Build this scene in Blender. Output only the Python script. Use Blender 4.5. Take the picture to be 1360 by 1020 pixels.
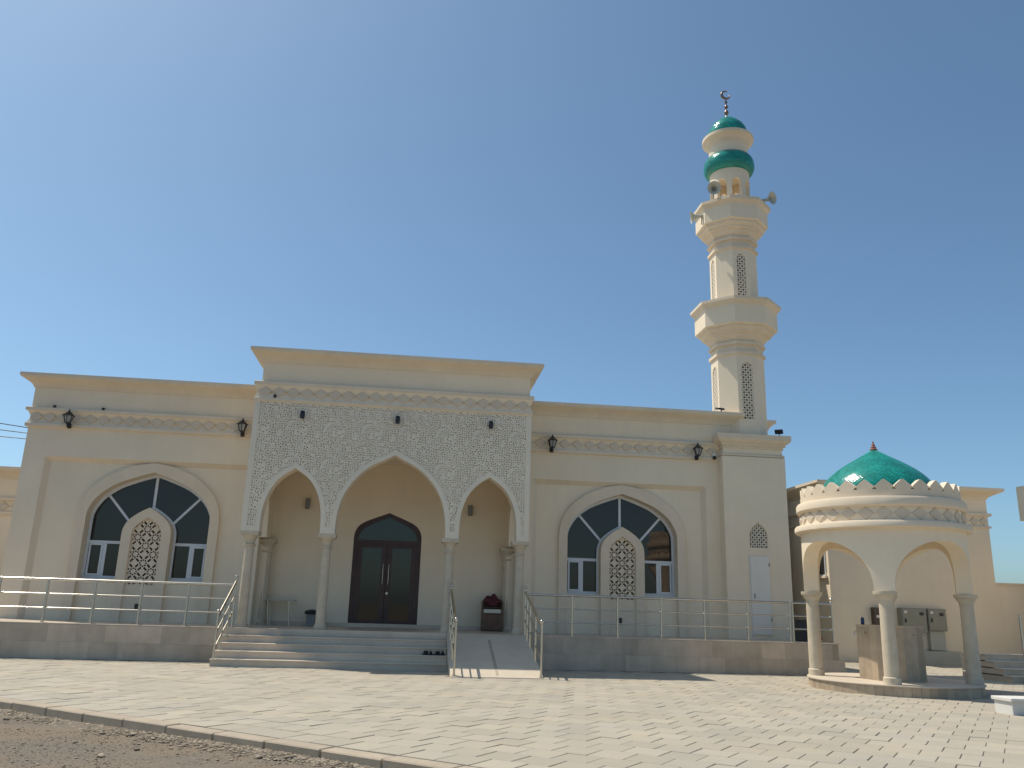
import bpy, bmesh, math, random
import numpy as np
from mathutils import Vector, Matrix
R = math.radians
random.seed(7); rng = np.random.default_rng(11)
scene = bpy.context.scene
for o in list(bpy.data.objects): bpy.data.objects.remove(o)
COL = scene.collection

# ------------------------------------------------------------------ camera
F_PX, PITCH, ROLL, YAW, CAMD, CAMZ = 1098.86, 0.2626, 0.0303, 0.1113, 19.884, 1.383
fw = Vector((math.sin(YAW)*math.cos(PITCH), math.cos(YAW)*math.cos(PITCH), math.sin(PITCH)))
r0 = Vector((math.cos(YAW), -math.sin(YAW), 0)); u0 = r0.cross(fw)
rt = r0*math.cos(ROLL)+u0*math.sin(ROLL); up = u0*math.cos(ROLL)-r0*math.sin(ROLL)
cam = bpy.data.cameras.new('camera'); cam.sensor_width = 36; cam.lens = F_PX/1360*36
cam.clip_end = 3000; cam.clip_start = 0.05
co = bpy.data.objects.new('camera', cam); COL.objects.link(co)
M = Matrix((rt, up, -fw)).transposed().to_4x4(); M.translation = (0, -CAMD, CAMZ)
co.matrix_world = M; scene.camera = co

# ------------------------------------------------------------------ sky, sun, exposure
SUN = Vector((-0.48, 0.281, 1.0)).normalized()
w = bpy.data.worlds.new('World'); scene.world = w; w.use_nodes = True
nt = w.node_tree; bg = nt.nodes['Background']
sky = nt.nodes.new('ShaderNodeTexSky'); sky.sky_type = 'NISHITA'; sky.sun_disc = False
sky.sun_elevation = math.asin(SUN.z); sky.sun_rotation = math.atan2(SUN.x, SUN.y)
sky.altitude = 0; sky.air_density = 0.72; sky.dust_density = 1.5; sky.ozone_density = 1.0
wb_ = nt.nodes.new('ShaderNodeVectorMath'); wb_.operation = 'MULTIPLY'; wb_.inputs[1].default_value = (0.805, 1.012, 1.03)   # white balance of the whole sky
nt.links.new(sky.outputs[0], wb_.inputs[0]); nt.links.new(wb_.outputs[0], bg.inputs[0]); bg.inputs[1].default_value = 0.104
sl = bpy.data.lights.new('sun', 'SUN'); sl.energy = 3.35; sl.angle = R(0.5); sl.color = (1.0, 0.92, 0.80)
so = bpy.data.objects.new('sun', sl); COL.objects.link(so)
so.rotation_euler = (-SUN).to_track_quat('-Z', 'Y').to_euler(); so.location = (-20, 10, 40)
vs = scene.view_settings; vs.view_transform = 'Standard'; vs.look = 'None'; vs.exposure = 0.42; vs.gamma = 1.0
vs.use_curve_mapping = False

# ------------------------------------------------------------------ materials
MATS = {}
def mat(name, col, rough=0.8, var=0.12, vscale=1.2, bump=0.0, bscale=60, metal=0.0, island=0.0, spec=0.5, col2=None,
        fine=0.0, stain=None, ior=1.5, coat=0.0, streak=0.0, tint=None):
    m = bpy.data.materials.new(name); m.use_nodes = True; n = m.node_tree.nodes; L = m.node_tree.links
    b = n['Principled BSDF']; b.inputs['Roughness'].default_value = rough; b.inputs['Metallic'].default_value = metal
    b.inputs['Specular IOR Level'].default_value = spec; b.inputs['IOR'].default_value = ior
    if coat: b.inputs['Coat Weight'].default_value = coat; b.inputs['Coat Roughness'].default_value = 0.04
    if tint: b.inputs['Specular Tint'].default_value = (*tint, 1)
    geo = n.new('ShaderNodeNewGeometry')
    nz = n.new('ShaderNodeTexNoise'); nz.inputs['Scale'].default_value = vscale; nz.inputs['Detail'].default_value = 6
    nz.inputs['Roughness'].default_value = 0.6
    L.new(geo.outputs['Position'], nz.inputs['Vector'])
    mp = n.new('ShaderNodeMapRange'); mp.inputs[1].default_value = 0.3; mp.inputs[2].default_value = 0.7
    mp.inputs[3].default_value = 0; mp.inputs[4].default_value = 1
    L.new(nz.outputs[0], mp.inputs[0])
    mx = n.new('ShaderNodeMix'); mx.data_type = 'RGBA'
    c2 = col2 if col2 else tuple(c*(1-var) for c in col)
    c1 = col if col2 else tuple(min(1, c*(1+var)) for c in col)
    mx.inputs[6].default_value = (*c1, 1); mx.inputs[7].default_value = (*c2, 1)
    L.new(mp.outputs[0], mx.inputs[0]); cur = mx.outputs[2]
    def mul(cur, fac_socket, lo, hi):
        r = n.new('ShaderNodeMapRange'); r.inputs[3].default_value = lo; r.inputs[4].default_value = hi
        L.new(fac_socket, r.inputs[0])
        v = n.new('ShaderNodeVectorMath'); v.operation = 'SCALE'
        L.new(cur, v.inputs[0]); L.new(r.outputs[0], v.inputs[3]); return v.outputs[0]
    if island:
        oi = n.new('ShaderNodeObjectInfo'); ad = n.new('ShaderNodeMath'); ad.operation = 'ADD'
        L.new(oi.outputs['Random'], ad.inputs[0]); L.new(geo.outputs['Random Per Island'], ad.inputs[1])
        fr = n.new('ShaderNodeMath'); fr.operation = 'FRACT'; L.new(ad.outputs[0], fr.inputs[0])
        cur = mul(cur, fr.outputs[0], 1-island, 1+island*0.6)
    if fine:
        n2 = n.new('ShaderNodeTexNoise'); n2.inputs['Scale'].default_value = 45; n2.inputs['Detail'].default_value = 4
        L.new(geo.outputs['Position'], n2.inputs['Vector']); cur = mul(cur, n2.outputs[0], 1-fine, 1+fine)
    if streak:                       # vertical weather streaks and grime of the paint itself
        mapn = n.new('ShaderNodeMapping'); mapn.inputs['Scale'].default_value = (3.5, 3.5, 0.22)
        L.new(geo.outputs['Position'], mapn.inputs['Vector'])
        n3 = n.new('ShaderNodeTexNoise'); n3.inputs['Scale'].default_value = 1.6; n3.inputs['Detail'].default_value = 5
        L.new(mapn.outputs[0], n3.inputs['Vector']); cur = mul(cur, n3.outputs[0], 1-streak, 1+streak*0.6)
    L.new(cur, b.inputs['Base Color'])
    if bump:
        n4 = n.new('ShaderNodeTexNoise'); n4.inputs['Scale'].default_value = bscale; n4.inputs['Detail'].default_value = 5
        L.new(geo.outputs['Position'], n4.inputs['Vector'])
        bp = n.new('ShaderNodeBump'); bp.inputs['Strength'].default_value = bump; bp.inputs['Distance'].default_value = 0.01
        L.new(n4.outputs[0], bp.inputs['Height']); L.new(bp.outputs[0], b.inputs['Normal'])
    MATS[name] = m; return m
mat('plaster', (0.82, 0.70, 0.53), 0.85, 0.045, 0.7, 0.12, 90, streak=0.05)
mat('trim', (0.75, 0.63, 0.475), 0.85, 0.06, 0.9, 0.12, 90, streak=0.08)
mat('screen_white', (0.78, 0.70, 0.57), 0.8, 0.06, 1.0, 0.1, 90, streak=0.06)
mat('diamond_relief', (0.645, 0.545, 0.42), 0.85, 0.07, 1.5, 0.12, 80)
mat('column_stone', (0.56, 0.48, 0.36), 0.6, 0.10, 5, 0.06, 120, fine=0.14)
mat('marble', (0.55, 0.45, 0.345), 0.42, 0.18, 1.6, 0.03, 60, island=0.2, fine=0.08, streak=0.15)
mat('step_marble', (0.60, 0.505, 0.40), 0.40, 0.10, 2.0, 0.03, 60, island=0.07, fine=0.05)
mat('ramp_stone', (0.60, 0.51, 0.40), 0.5, 0.08, 2.0, 0.05, 60)
mat('travertine', (0.47, 0.37, 0.26), 0.5, 0.18, 3.0, 0.05, 50, island=0.16, streak=0.3)
mat('paver', (0.405, 0.352, 0.265), 0.85, 0.10, 0.9, 0.25, 120, island=0.10, fine=0.12, col2=(0.36, 0.328, 0.27))
mat('joint_sand', (0.27, 0.24, 0.185), 0.95, 0.15, 5, 0.3, 150)
mat('kerb_concrete', (0.38, 0.315, 0.235), 0.9, 0.14, 2.0, 0.3, 100, island=0.08, fine=0.1)
mat('gravel_ground', (0.20, 0.145, 0.092), 0.95, 0.2, 0.6, 1.0, 30, fine=0.5, col2=(0.135, 0.12, 0.098))
mat('stone', (0.275, 0.225, 0.165), 0.9, 0.2, 6, 0.4, 60, island=0.5)
mat('white_frame', (0.66, 0.68, 0.70), 0.35, 0.03, 3)
mat('glass', (0.018, 0.020, 0.022), 0.03, 0.0, 1, spec=0.5, ior=1.56, tint=(1.0, 0.86, 0.74))
mat('door_glass', (0.012, 0.018, 0.016), 0.04, 0.0, 1, spec=0.5, ior=1.62, tint=(1.0, 0.9, 0.78))
mat('door_wood', (0.058, 0.024, 0.018), 0.4, 0.3, 6, streak=0.3)
mat('steel', (0.56, 0.53, 0.47), 0.24, 0.05, 8, metal=1.0)
mat('dome_tile', (0.016, 0.32, 0.265), 0.11, 0.25, 3.0, island=0.25, spec=0.6)
mat('tile_grout', (0.01, 0.07, 0.065), 0.7, 0.1, 5)
mat('black_metal', (0.02, 0.02, 0.022), 0.45, 0.1, 6)
mat('lamp_glass', (0.35, 0.36, 0.36), 0.25, 0.1, 6)
mat('grey_metal', (0.22, 0.22, 0.21), 0.5, 0.1, 5)
mat('horn_grey', (0.5, 0.5, 0.43), 0.5, 0.1, 5)
mat('finial_metal', (0.25, 0.17, 0.13), 0.3, 0.2, 8, metal=0.8)
mat('finial_red', (0.32, 0.13, 0.09), 0.4, 0.3, 12)
mat('cabinet_grey', (0.27, 0.265, 0.215), 0.5, 0.06, 3)
mat('cabinet_light', (0.42, 0.42, 0.36), 0.6, 0.06, 3)
mat('brown_box', (0.09, 0.06, 0.045), 0.5, 0.15, 5)
mat('white_paint', (0.74, 0.70, 0.63), 0.5, 0.05, 2)
mat('wood', (0.16, 0.085, 0.05), 0.55, 0.25, 6, streak=0.35)
mat('red_cloth', (0.10, 0.022, 0.028), 0.95, 0.3, 12, 0.5, 60)
mat('rubber', (0.015, 0.015, 0.016), 0.7, 0.2, 9)
mat('blue_plastic', (0.03, 0.045, 0.12), 0.4, 0.1, 9)
mat('red_plastic', (0.30, 0.04, 0.03), 0.5, 0.1, 9)
mat('roof_deck', (0.35, 0.33, 0.30), 0.9, 0.1, 1)
mat('white_block', (0.62, 0.60, 0.56), 0.8, 0.08, 2, 0.1, 60)
mat('cable', (0.05, 0.05, 0.05), 0.6, 0.0, 1)

# ------------------------------------------------------------------ mesh helpers
WLOC = {}
def link(name, me, parent=None, loc=(0, 0, 0), m=None):
    if m and not me.materials: me.materials.append(MATS[m])
    o = bpy.data.objects.new(name, me); COL.objects.link(o)
    loc = Vector(loc); WLOC[o.name] = loc
    if parent is not None: o.parent = parent; o.location = loc - WLOC[parent.name]
    else: o.location = loc
    return o
def thing(name, label, cat, loc, group=None):
    o = bpy.data.objects.new(name, None); o.empty_display_size = 0.2; COL.objects.link(o)
    o.location = loc; WLOC[o.name] = Vector(loc); tag(o, label, cat, group); return o
def tag(o, label=None, cat=None, group=None, kind=None):
    if label: o['label'] = label
    if cat: o['category'] = cat
    if group: o['group'] = group
    if kind: o['kind'] = kind
    return o
def copy_part(o, parent, loc, rz=None):
    c = o.copy(); COL.objects.link(c); c.parent = parent; WLOC[c.name] = Vector(loc)
    c.location = Vector(loc) - (WLOC[parent.name] if parent else Vector((0, 0, 0)))
    if rz is not None: c.rotation_euler = (0, 0, rz)
    return c

class MB:
    def __init__(s): s.v = []; s.f = []
    def add(s, vs, fs):
        k = len(s.v); s.v += [tuple(p) for p in vs]; s.f += [tuple(i+k for i in f) for f in fs]
    def box(s, x0, x1, y0, y1, z0, z1, T=None):
        vs = [(x0,y0,z0),(x1,y0,z0),(x1,y1,z0),(x0,y1,z0),(x0,y0,z1),(x1,y0,z1),(x1,y1,z1),(x0,y1,z1)]
        if T: vs = [T(*p) for p in vs]
        s.add(vs, [(0,3,2,1),(4,5,6,7),(0,1,5,4),(1,2,6,5),(2,3,7,6),(3,0,4,7)]); return s
    def extrude(s, poly, y0, y1, T=None):       # poly of (x,z), extruded along y
        T = T or (lambda x, y, z: (x, y, z)); n = len(poly)
        vs = [T(x, y0, z) for x, z in poly]+[T(x, y1, z) for x, z in poly]
        fs = [tuple(range(n)), tuple(range(2*n-1, n-1, -1))]
        fs += [(i, n+i, n+(i+1) % n, (i+1) % n) for i in range(n)]
        s.add(vs, fs); return s
    def strip(s, a, b, y0, y1, T=None):         # solid band between two equally long open outlines (x,z)
        T = T or (lambda x, y, z: (x, y, z)); n = len(a)
        vs = [T(x, y0, z) for x, z in a]+[T(x, y0, z) for x, z in b]+[T(x, y1, z) for x, z in a]+[T(x, y1, z) for x, z in b]
        fs = []
        for i in range(n-1):
            fs += [(i, i+1, n+i+1, n+i), (2*n+i, 3*n+i, 3*n+i+1, 2*n+i+1), (i, 2*n+i, 2*n+i+1, i+1), (n+i, n+i+1, 3*n+i+1, 3*n+i)]
        fs += [(0, n, 3*n, 2*n), (n-1, 3*n-1, 4*n-1, 2*n-1)]
        s.add(vs, fs); return s
    def lathe(s, prof, n=32, c=(0, 0, 0), ph=0.0):  # prof of (r,z)
        m = len(prof); vs = []
        for r, z in prof:
            for j in range(n):
                a = ph+2*math.pi*j/n; vs.append((c[0]+r*math.cos(a), c[1]+r*math.sin(a), c[2]+z))
        fs = []
        for i in range(m-1):
            for j in range(n):
                fs.append((i*n+j, i*n+(j+1) % n, (i+1)*n+(j+1) % n, (i+1)*n+j))
        if prof[0][0] > 1e-4: fs.append(tuple(range(n-1, -1, -1)))
        if prof[-1][0] > 1e-4: fs.append(tuple((m-1)*n+j for j in range(n)))
        s.add(vs, fs); return s
    def tube(s, pts, r, n=8, cap=True):
        pts = [Vector(p) for p in pts]; rs = r if isinstance(r, (list, tuple)) else [r]*len(pts); vs = []
        prev = None
        for i, p in enumerate(pts):
            d = ((pts[min(i+1, len(pts)-1)]-p).normalized()+(p-pts[max(i-1, 0)]).normalized()).normalized()
            if prev is None:
                a = Vector((0, 0, 1)) if abs(d.z) < 0.9 else Vector((1, 0, 0)); x = d.cross(a).normalized()
            else: x = (prev-d*prev.dot(d)).normalized()
            prev = x; y = d.cross(x)
            for j in range(n):
                t = 2*math.pi*j/n; vs.append(p+(x*math.cos(t)+y*math.sin(t))*rs[i])
        fs = [(i*n+j, i*n+(j+1) % n, (i+1)*n+(j+1) % n, (i+1)*n+j) for i in range(len(pts)-1) for j in range(n)]
        if cap: fs += [tuple(range(n-1, -1, -1)), tuple((len(pts)-1)*n+j for j in range(n))]
        s.add(vs, fs); return s
    def sphere(s, c, r, n=12):
        prof = [(r*math.sin(math.pi*i/8), -r*math.cos(math.pi*i/8)) for i in range(9)]
        prof[0] = (0.0005, -r); prof[-1] = (0.0005, r); return s.lathe(prof, n, c)
    def sweep(s, path, prof, closed=False):     # path of (x,y) with outside on the left-hand normal side given by sign; prof of (out,z)
        n = len(path); P = [Vector((x, y)) for x, y in path]; offs = []
        for i in range(n):
            d1 = (P[i]-P[i-1]).normalized() if (i > 0 or closed) else None
            d2 = (P[(i+1) % n]-P[i]).normalized() if (i < n-1 or closed) else None
            if d1 is None: d1 = d2
            if d2 is None: d2 = d1
            n1 = Vector((d1.y, -d1.x)); n2 = Vector((d2.y, -d2.x)); b = (n1+n2); b = b/(b.dot(n1))
            offs.append(b)
        m = len(prof); vs = []
        for i in range(n):
            for o_, z in prof: vs.append((P[i].x+offs[i].x*o_, P[i].y+offs[i].y*o_, z))
        fs = []
        for i in range(n if closed else n-1):
            k = (i+1) % n
            for j in range(m): fs.append((i*m+j, k*m+j, k*m+(j+1) % m, i*m+(j+1) % m))
        if not closed: fs += [tuple(range(m)), tuple((n-1)*m+j for j in range(m-1, -1, -1))]
        s.add(vs, fs); return s
    def wall(s, x0, x1, z0, z1, ops, y0, y1, T=None, dx=None):
        """solid wall with arched openings; ops = [(cx, outline half-table, zbot)], outline single-valued in x"""
        T = T or (lambda x, y, z: (x, y, z)); xs = x0
        def col(a, b, za0, zb0, za1, zb1):
            k = max(1, int(math.ceil((b-a)/dx))) if dx else 1
            for i in range(k):
                t0, t1 = i/k, (i+1)/k; p, q = a+(b-a)*t0, a+(b-a)*t1
                l0, l1 = za0+(zb0-za0)*t0, za0+(zb0-za0)*t1; h0, h1 = za1+(zb1-za1)*t0, za1+(zb1-za1)*t1
                vs = [T(p,y0,l0),T(q,y0,l1),T(q,y1,l1),T(p,y1,l0),T(p,y0,h0),T(q,y0,h1),T(q,y1,h1),T(p,y1,h0)]
                s.add(vs, [(0,3,2,1),(4,5,6,7),(0,1,5,4),(2,3,7,6)])
        def side(x, za, zb):
            if zb-za > 1e-5: s.add([T(x,y0,za),T(x,y1,za),T(x,y1,zb),T(x,y0,zb)], [(0,1,2,3)])
        side(x0, z0, z1)
        for cx, tab, zb in ops:
            pts = outline(tab, cx); xl, xr = pts[0][0], pts[-1][0]
            col(xs, xl, z0, z0, z1, z1)
            side(xl, max(zb, z0), pts[0][1]); side(xr, max(zb, z0), pts[-1][1])
            if zb > z0: col(xl, xr, z0, z0, zb, zb)
            for (a, za), (b, zb2) in zip(pts[:-1], pts[1:]): col(a, b, za, zb2, z1, z1)
            xs = xr
        col(xs, x1, z0, z0, z1, z1); side(x1, z0, z1); return s
    def build(s, name, m, parent=None, org=None, smooth=None, merge=True, bevel=0.0):
        P = np.array(s.v, dtype=float)
        if org is None: mn, mx = P.min(0), P.max(0); org = ((mn[0]+mx[0])/2, (mn[1]+mx[1])/2, mn[2])
        P = P-np.array(org); me = bpy.data.meshes.new(name); me.from_pydata(P.tolist(), [], s.f)
        if merge:
            bm = bmesh.new(); bm.from_mesh(me)
            bmesh.ops.remove_doubles(bm, verts=bm.verts, dist=1e-4)
            bmesh.ops.recalc_face_normals(bm, faces=bm.faces)
            if bevel: bmesh.ops.bevel(bm, geom=[e for e in bm.edges if len(e.link_faces) == 2 and e.calc_face_angle(0) > 0.6], offset=bevel, segments=1, affect='EDGES')
            bm.to_mesh(me); bm.free()
        if smooth:
            me.polygons.foreach_set('use_smooth', [True]*len(me.polygons)); me.set_sharp_from_angle(angle=R(smooth))
        me.update(); return link(name, me, parent, org, m)

def smooth_table(tab, n=5):
    P = [Vector(p) for p in tab]; Q = []
    for i in range(len(P)-1):
        a = P[max(i-1, 0)]; b = P[i]; c = P[i+1]; d = P[min(i+2, len(P)-1)]
        for k in range(n):
            t = k/n; Q.append(0.5*((2*b)+(c-a)*t+(2*a-5*b+4*c-d)*t*t+(3*b-a-3*c+d)*t**3))
    Q.append(P[-1]); return [(p.x, p.y) for p in Q]
def resample(tab, n=28):
    P = [Vector(p) for p in tab]; S = [0.0]
    for a, b in zip(P[:-1], P[1:]): S.append(S[-1]+(b-a).length)
    out = []
    for k in range(n+1):
        s = S[-1]*k/n; i = 0
        while i < len(P)-2 and s > S[i+1]: i += 1
        q = P[i].lerp(P[i+1], (s-S[i])/(S[i+1]-S[i]+1e-12)); out.append((q.x, q.y))
    out[-1] = (0.0, out[-1][1]); return out
def outline(tab, cx=0.0):
    return [(cx-h, z) for h, z in tab]+[(cx+h, z) for h, z in reversed(tab[:-1])]
def clip_table(tab, zmin): return [(tab[0][0], zmin)]+list(tab)
def half_at(tab, z):
    for (h0, z0), (h1, z1) in zip(tab[:-1], tab[1:]):
        if z0 <= z <= z1: return h0+(h1-h0)*(z-z0)/(z1-z0+1e-9)
    return tab[0][0] if z < tab[0][1] else 0.0

def perforate(name, field, x0, x1, z0, z1, res, yf, yb, m, parent, T=None):
    """solid panel kept where field(X,Z) > 0 (marching squares), front at yf, back edge at yb"""
    T = T or (lambda x, y, z: (x, y, z))
    nx = int(round((x1-x0)/res)); nz = int(round((z1-z0)/res))
    xs = np.linspace(x0, x1, nx+1); zs = np.linspace(z0, z1, nz+1); X, Z = np.meshgrid(xs, zs)
    V = field(X, Z); V[0, :] = V[-1, :] = -1e-3; V[:, 0] = V[:, -1] = -1e-3
    ins = V > 0; full = ins[:-1, :-1] & ins[1:, :-1] & ins[:-1, 1:] & ins[1:, 1:]; any_ = ins[:-1, :-1] | ins[1:, :-1] | ins[:-1, 1:] | ins[1:, 1:]
    vs, fs = [], []
    def quad(a, b, c, d):
        k = len(vs); vs.extend((a, b, c, d)); fs.append((k, k+1, k+2, k+3))
    for i in range(nz):
        j = 0
        while j < nx:
            if full[i, j]:
                k = j
                while k < nx and full[i, k]: k += 1
                quad(T(xs[j], yf, zs[i]), T(xs[k], yf, zs[i]), T(xs[k], yf, zs[i+1]), T(xs[j], yf, zs[i+1])); j = k; continue
            if any_[i, j]:
                c = [(xs[j], zs[i], V[i, j]), (xs[j+1], zs[i], V[i, j+1]), (xs[j+1], zs[i+1], V[i+1, j+1]), (xs[j], zs[i+1], V[i+1, j])]
                poly = []; cuts = []
                for a in range(4):
                    p, q = c[a], c[(a+1) % 4]
                    if p[2] > 0: poly.append((p[0], p[1]))
                    if (p[2] > 0) != (q[2] > 0):
                        t = p[2]/(p[2]-q[2]); pt = (p[0]+(q[0]-p[0])*t, p[1]+(q[1]-p[1])*t); poly.append(pt); cuts.append(pt)
                if len(poly) >= 3:
                    k = len(vs); vs.extend(T(x, yf, z) for x, z in poly); fs.append(tuple(range(k, k+len(poly))))
                if len(cuts) == 2:
                    (a0, a1), (b0, b1) = cuts; quad(T(a0, yf, a1), T(b0, yf, b1), T(b0, yb, b1), T(a0, yb, a1))
            j += 1
    P = np.array(vs); org = np.array([P[:, 0].mean(), P[:, 1].mean(), P[:, 2].min()]); P -= org
    me = bpy.data.meshes.new(name); me.from_pydata(P.tolist(), [], fs); me.update()
    return link(name, me, parent, org, m)
def frac(a): return a-np.floor(a)
def voronoi_net(X, Z, s, wd, per=8):
    """net of bars between irregular cells, repeating motif"""
    gx = np.floor(X/s).astype(int); gz = np.floor(Z/s).astype(int); jit = np.random.default_rng(3).random((per, per, 2))*0.78+0.11
    d1 = np.full(X.shape, 9.0); d2 = np.full(X.shape, 9.0)
    for a in (-1, 0, 1):
        for b in (-1, 0, 1):
            cx, cz = gx+a, gz+b; j = jit[cx % per, cz % per]
            d = np.hypot(X-(cx+j[..., 0])*s, Z-(cz+j[..., 1])*s)
            n1 = np.minimum(d1, d); d2 = np.minimum(d2, np.maximum(d1, d)); d1 = n1
    return wd-(d2-d1)
def holes_field(holes, X, Z):
    F = np.full(X.shape, 9.0)
    for x, z, r in holes: F = np.minimum(F, np.hypot(X-x, Z-z)-r)
    return F
def table_sdf(tab, cx, X, Z, zbot):
    """>0 inside the arch shape (rough distance)"""
    zz = np.array([t[1] for t in tab]); hh = np.array([t[0] for t in tab])
    h = np.interp(Z, zz, hh, left=hh[0], right=-0.05); return np.minimum(h-np.abs(X-cx), np.minimum(Z-zbot, zz[-1]-Z))

def cornice(z0, z1, out):       # profile (out,z): flat back, cavetto flare, fascia
    h = z1-z0
    return [(-0.05, z0), (0.025, z0), (0.03, z0+0.06*h), (0.055, z0+0.22*h), (out*0.34, z0+0.36*h), (out*0.62, z0+0.52*h), (out*0.93, z0+0.68*h),
            (out*0.95, z0+0.74*h), (out, z0+0.76*h), (out, z1), (-0.05, z1)]
def ledge(z0, z1, out): return [(-0.05, z0), (out-0.012, z0), (out, z0+0.012), (out, z1-0.012), (out-0.012, z1), (-0.05, z1)]

DIAMOND = None
def diamond_mesh(wd, ht, dp):
    mb = MB(); a = 0.0
    mb.add([(0, 0, -ht/2), (wd/2, 0, 0), (0, 0, ht/2), (-wd/2, 0, 0),
            (0, -dp, -ht/2*0.86), (wd/2*0.86, -dp, 0), (0, -dp, ht/2*0.86), (-wd/2*0.86, -dp, 0)],
           [(4, 5, 6, 7), (0, 1, 5, 4), (1, 2, 6, 5), (2, 3, 7, 6), (3, 0, 4, 7)])
    me = bpy.data.meshes.new('diamond'); me.from_pydata(mb.v, [], mb.f); me.materials.append(MATS['diamond_relief']); return me
def diamonds(parent, p0, p1, z, ht, pitch, face=0.0, dp=0.035):
    """row of raised diamonds between two points of the band; face = rotation about z (0 faces -Y)"""
    p0 = Vector((*p0, 0)); p1 = Vector((*p1, 0)); L = (p1-p0).length; n = max(1, int(round(L/pitch))); me = diamond_mesh(L/n*0.98, ht, dp)
    for i in range(n):
        p = p0+(p1-p0)*((i+0.5)/n); o = link('diamond', me, parent, (p.x, p.y, z)); o.rotation_euler = (0, 0, face)

# ------------------------------------------------------------------ ground: gravel, paving, kerb
KA = R(-37.8); KU = Vector((math.cos(KA), math.sin(KA))); KV = Vector((-KU.y, KU.x)); K0 = Vector((-5.33, -7.45))
def gravel_height(x, y):
    return -0.088+0.012*math.sin(x*0.9+1.3)*math.cos(y*0.7)+0.012*math.sin(x*2.3+y*1.9)
gm = MB(); N = 150; ext = 26
def gpos(i): t = i/N*2-1; return math.copysign(abs(t)**1.0, t)*ext
vs = []
for j in range(N+1):
    for i in range(N+1):
        x, y = gpos(i), gpos(j)-14
        vs.append((x, y, gravel_height(x, y)+random.uniform(-0.008, 0.008)))
fs = [(j*(N+1)+i, j*(N+1)+i+1, (j+1)*(N+1)+i+1, (j+1)*(N+1)+i) for j in range(N) for i in range(N)]
k = len(vs); far = 900; B = ext
vs += [(-far, -far, -0.12), (far, -far, -0.12), (far, far, -0.12), (-far, far, -0.12), (-B, -B-14, -0.11), (B, -B-14, -0.11), (B, B-14, -0.11), (-B, B-14, -0.11)]
fs += [(k, k+1, k+5, k+4), (k+1, k+2, k+6, k+5), (k+2, k+3, k+7, k+6), (k+3, k, k+4, k+7)]
gm.v, gm.f = vs, fs
tag(gm.build('gravel_ground', 'gravel_ground', smooth=60, org=(0, 0, 0)), kind='structure')

# loose gravel: thousands of small stones, one object
def rock(rad, seed):
    rr = random.Random(seed); vs = []
    base = [(-1,0,0),(1,0,0),(0,-1,0),(0,1,0),(0,0,-1),(0,0,1)]
    vs = [Vector(b)*rad*rr.uniform(0.7, 1.25) for b in base]
    for v in vs: v.z *= 0.42
    return vs, [(5,1,3),(5,3,0),(5,0,2),(5,2,1),(4,3,1),(4,0,3),(4,2,0),(4,1,2)]
loose = MB(); rr = random.Random(5)
for i in range(46000):
    if i < 5000: t = rr.uniform(-6, 8.3); d = -0.12-abs(rr.gauss(0, 0.16)); rad = rr.uniform(0.008, 0.03)
    else: t = rr.uniform(-5, 9); d = -0.1-rr.random()**1.2*6.5; rad = rr.uniform(0.004, 0.011)*(2.2 if rr.random() < 0.05 else 1)
    p = K0+KU*t+KV*d
    if p.y < -17.5 or p.x < -12: continue
    vs, fs = rock(rad, i); a = rr.uniform(0, 6.28); c_, s_ = math.cos(a), math.sin(a); z = gravel_height(p.x, p.y)+rad*0.22
    loose.add([(p.x+v.x*c_-v.y*s_, p.y+v.x*s_+v.y*c_, z+v.z) for v in vs], fs)
lo = loose.build('loose_gravel', 'stone', merge=False, org=(0, 0, 0)); tag(lo, 'loose grey and tan gravel scattered over the unpaved ground', 'gravel', kind='stuff')

pv = MB()       # sand bed under the pavers: polygon on the building side of the kerb
a_, b_ = K0-KU*9.5+KV*0.02, K0+KU*22+KV*0.02
poly = [(a_.x, a_.y), (b_.x, b_.y), (45, b_.y), (45, 26), (-30, 26), (-30, a_.y+4)]
pv.add([(x, y, -0.012) for x, y in poly]+[(x, y, -0.3) for x, y in poly], [tuple(range(6))]+[(i, (i+1) % 6, 6+(i+1) % 6, 6+i) for i in range(6)])
paving = tag(pv.build('paving', 'joint_sand', org=(0, 0, 0)), kind='structure')
PA = R(-37.5); pu = Vector((math.cos(PA), math.sin(PA))); pw = Vector((-pu.y, pu.x)); PS = 0.388; G = 0.003
def project(p):
    v = Vector(p)-Vector((0, -CAMD, CAMZ)); d = v.dot(fw)
    return (680+F_PX*v.dot(rt)/d, 510-F_PX*v.dot(up)/d, d) if d > 0.1 else None
cells = []
for r_ in range(-80, 80):
    for c_ in range(-80, 110):
        u_ = 9.65+PS*(c_+0.5)+(PS/2 if r_ % 2 else 0); v_ = K0.dot(pw)+0.318+PS*1.03*r_
        p = pu*u_+pw*v_
        dk = (p-K0).dot(KV)
        if dk < 0.24 or p.y > 6.2 or p.x < -14 or p.x > 30: continue
        if p.y > -0.05 and p.x < 10.4: continue
        if (p.x-9.68)**2+(p.y+3.42)**2 < 1.45**2: continue
        if -3.9 < p.x < 0.9 and p.y > -0.95: continue
        if 0.9 < p.x < 2.7 and p.y > -2.4: continue
        q = project((p.x, p.y, 0))
        if q is None or q[2] < 1.0: continue
        vis = -60 < q[0] < 1420 and q[1] < 1060
        cells.append((q[2] if vis else 99+q[2], p))
cells.sort(key=lambda t: t[0])
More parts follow.
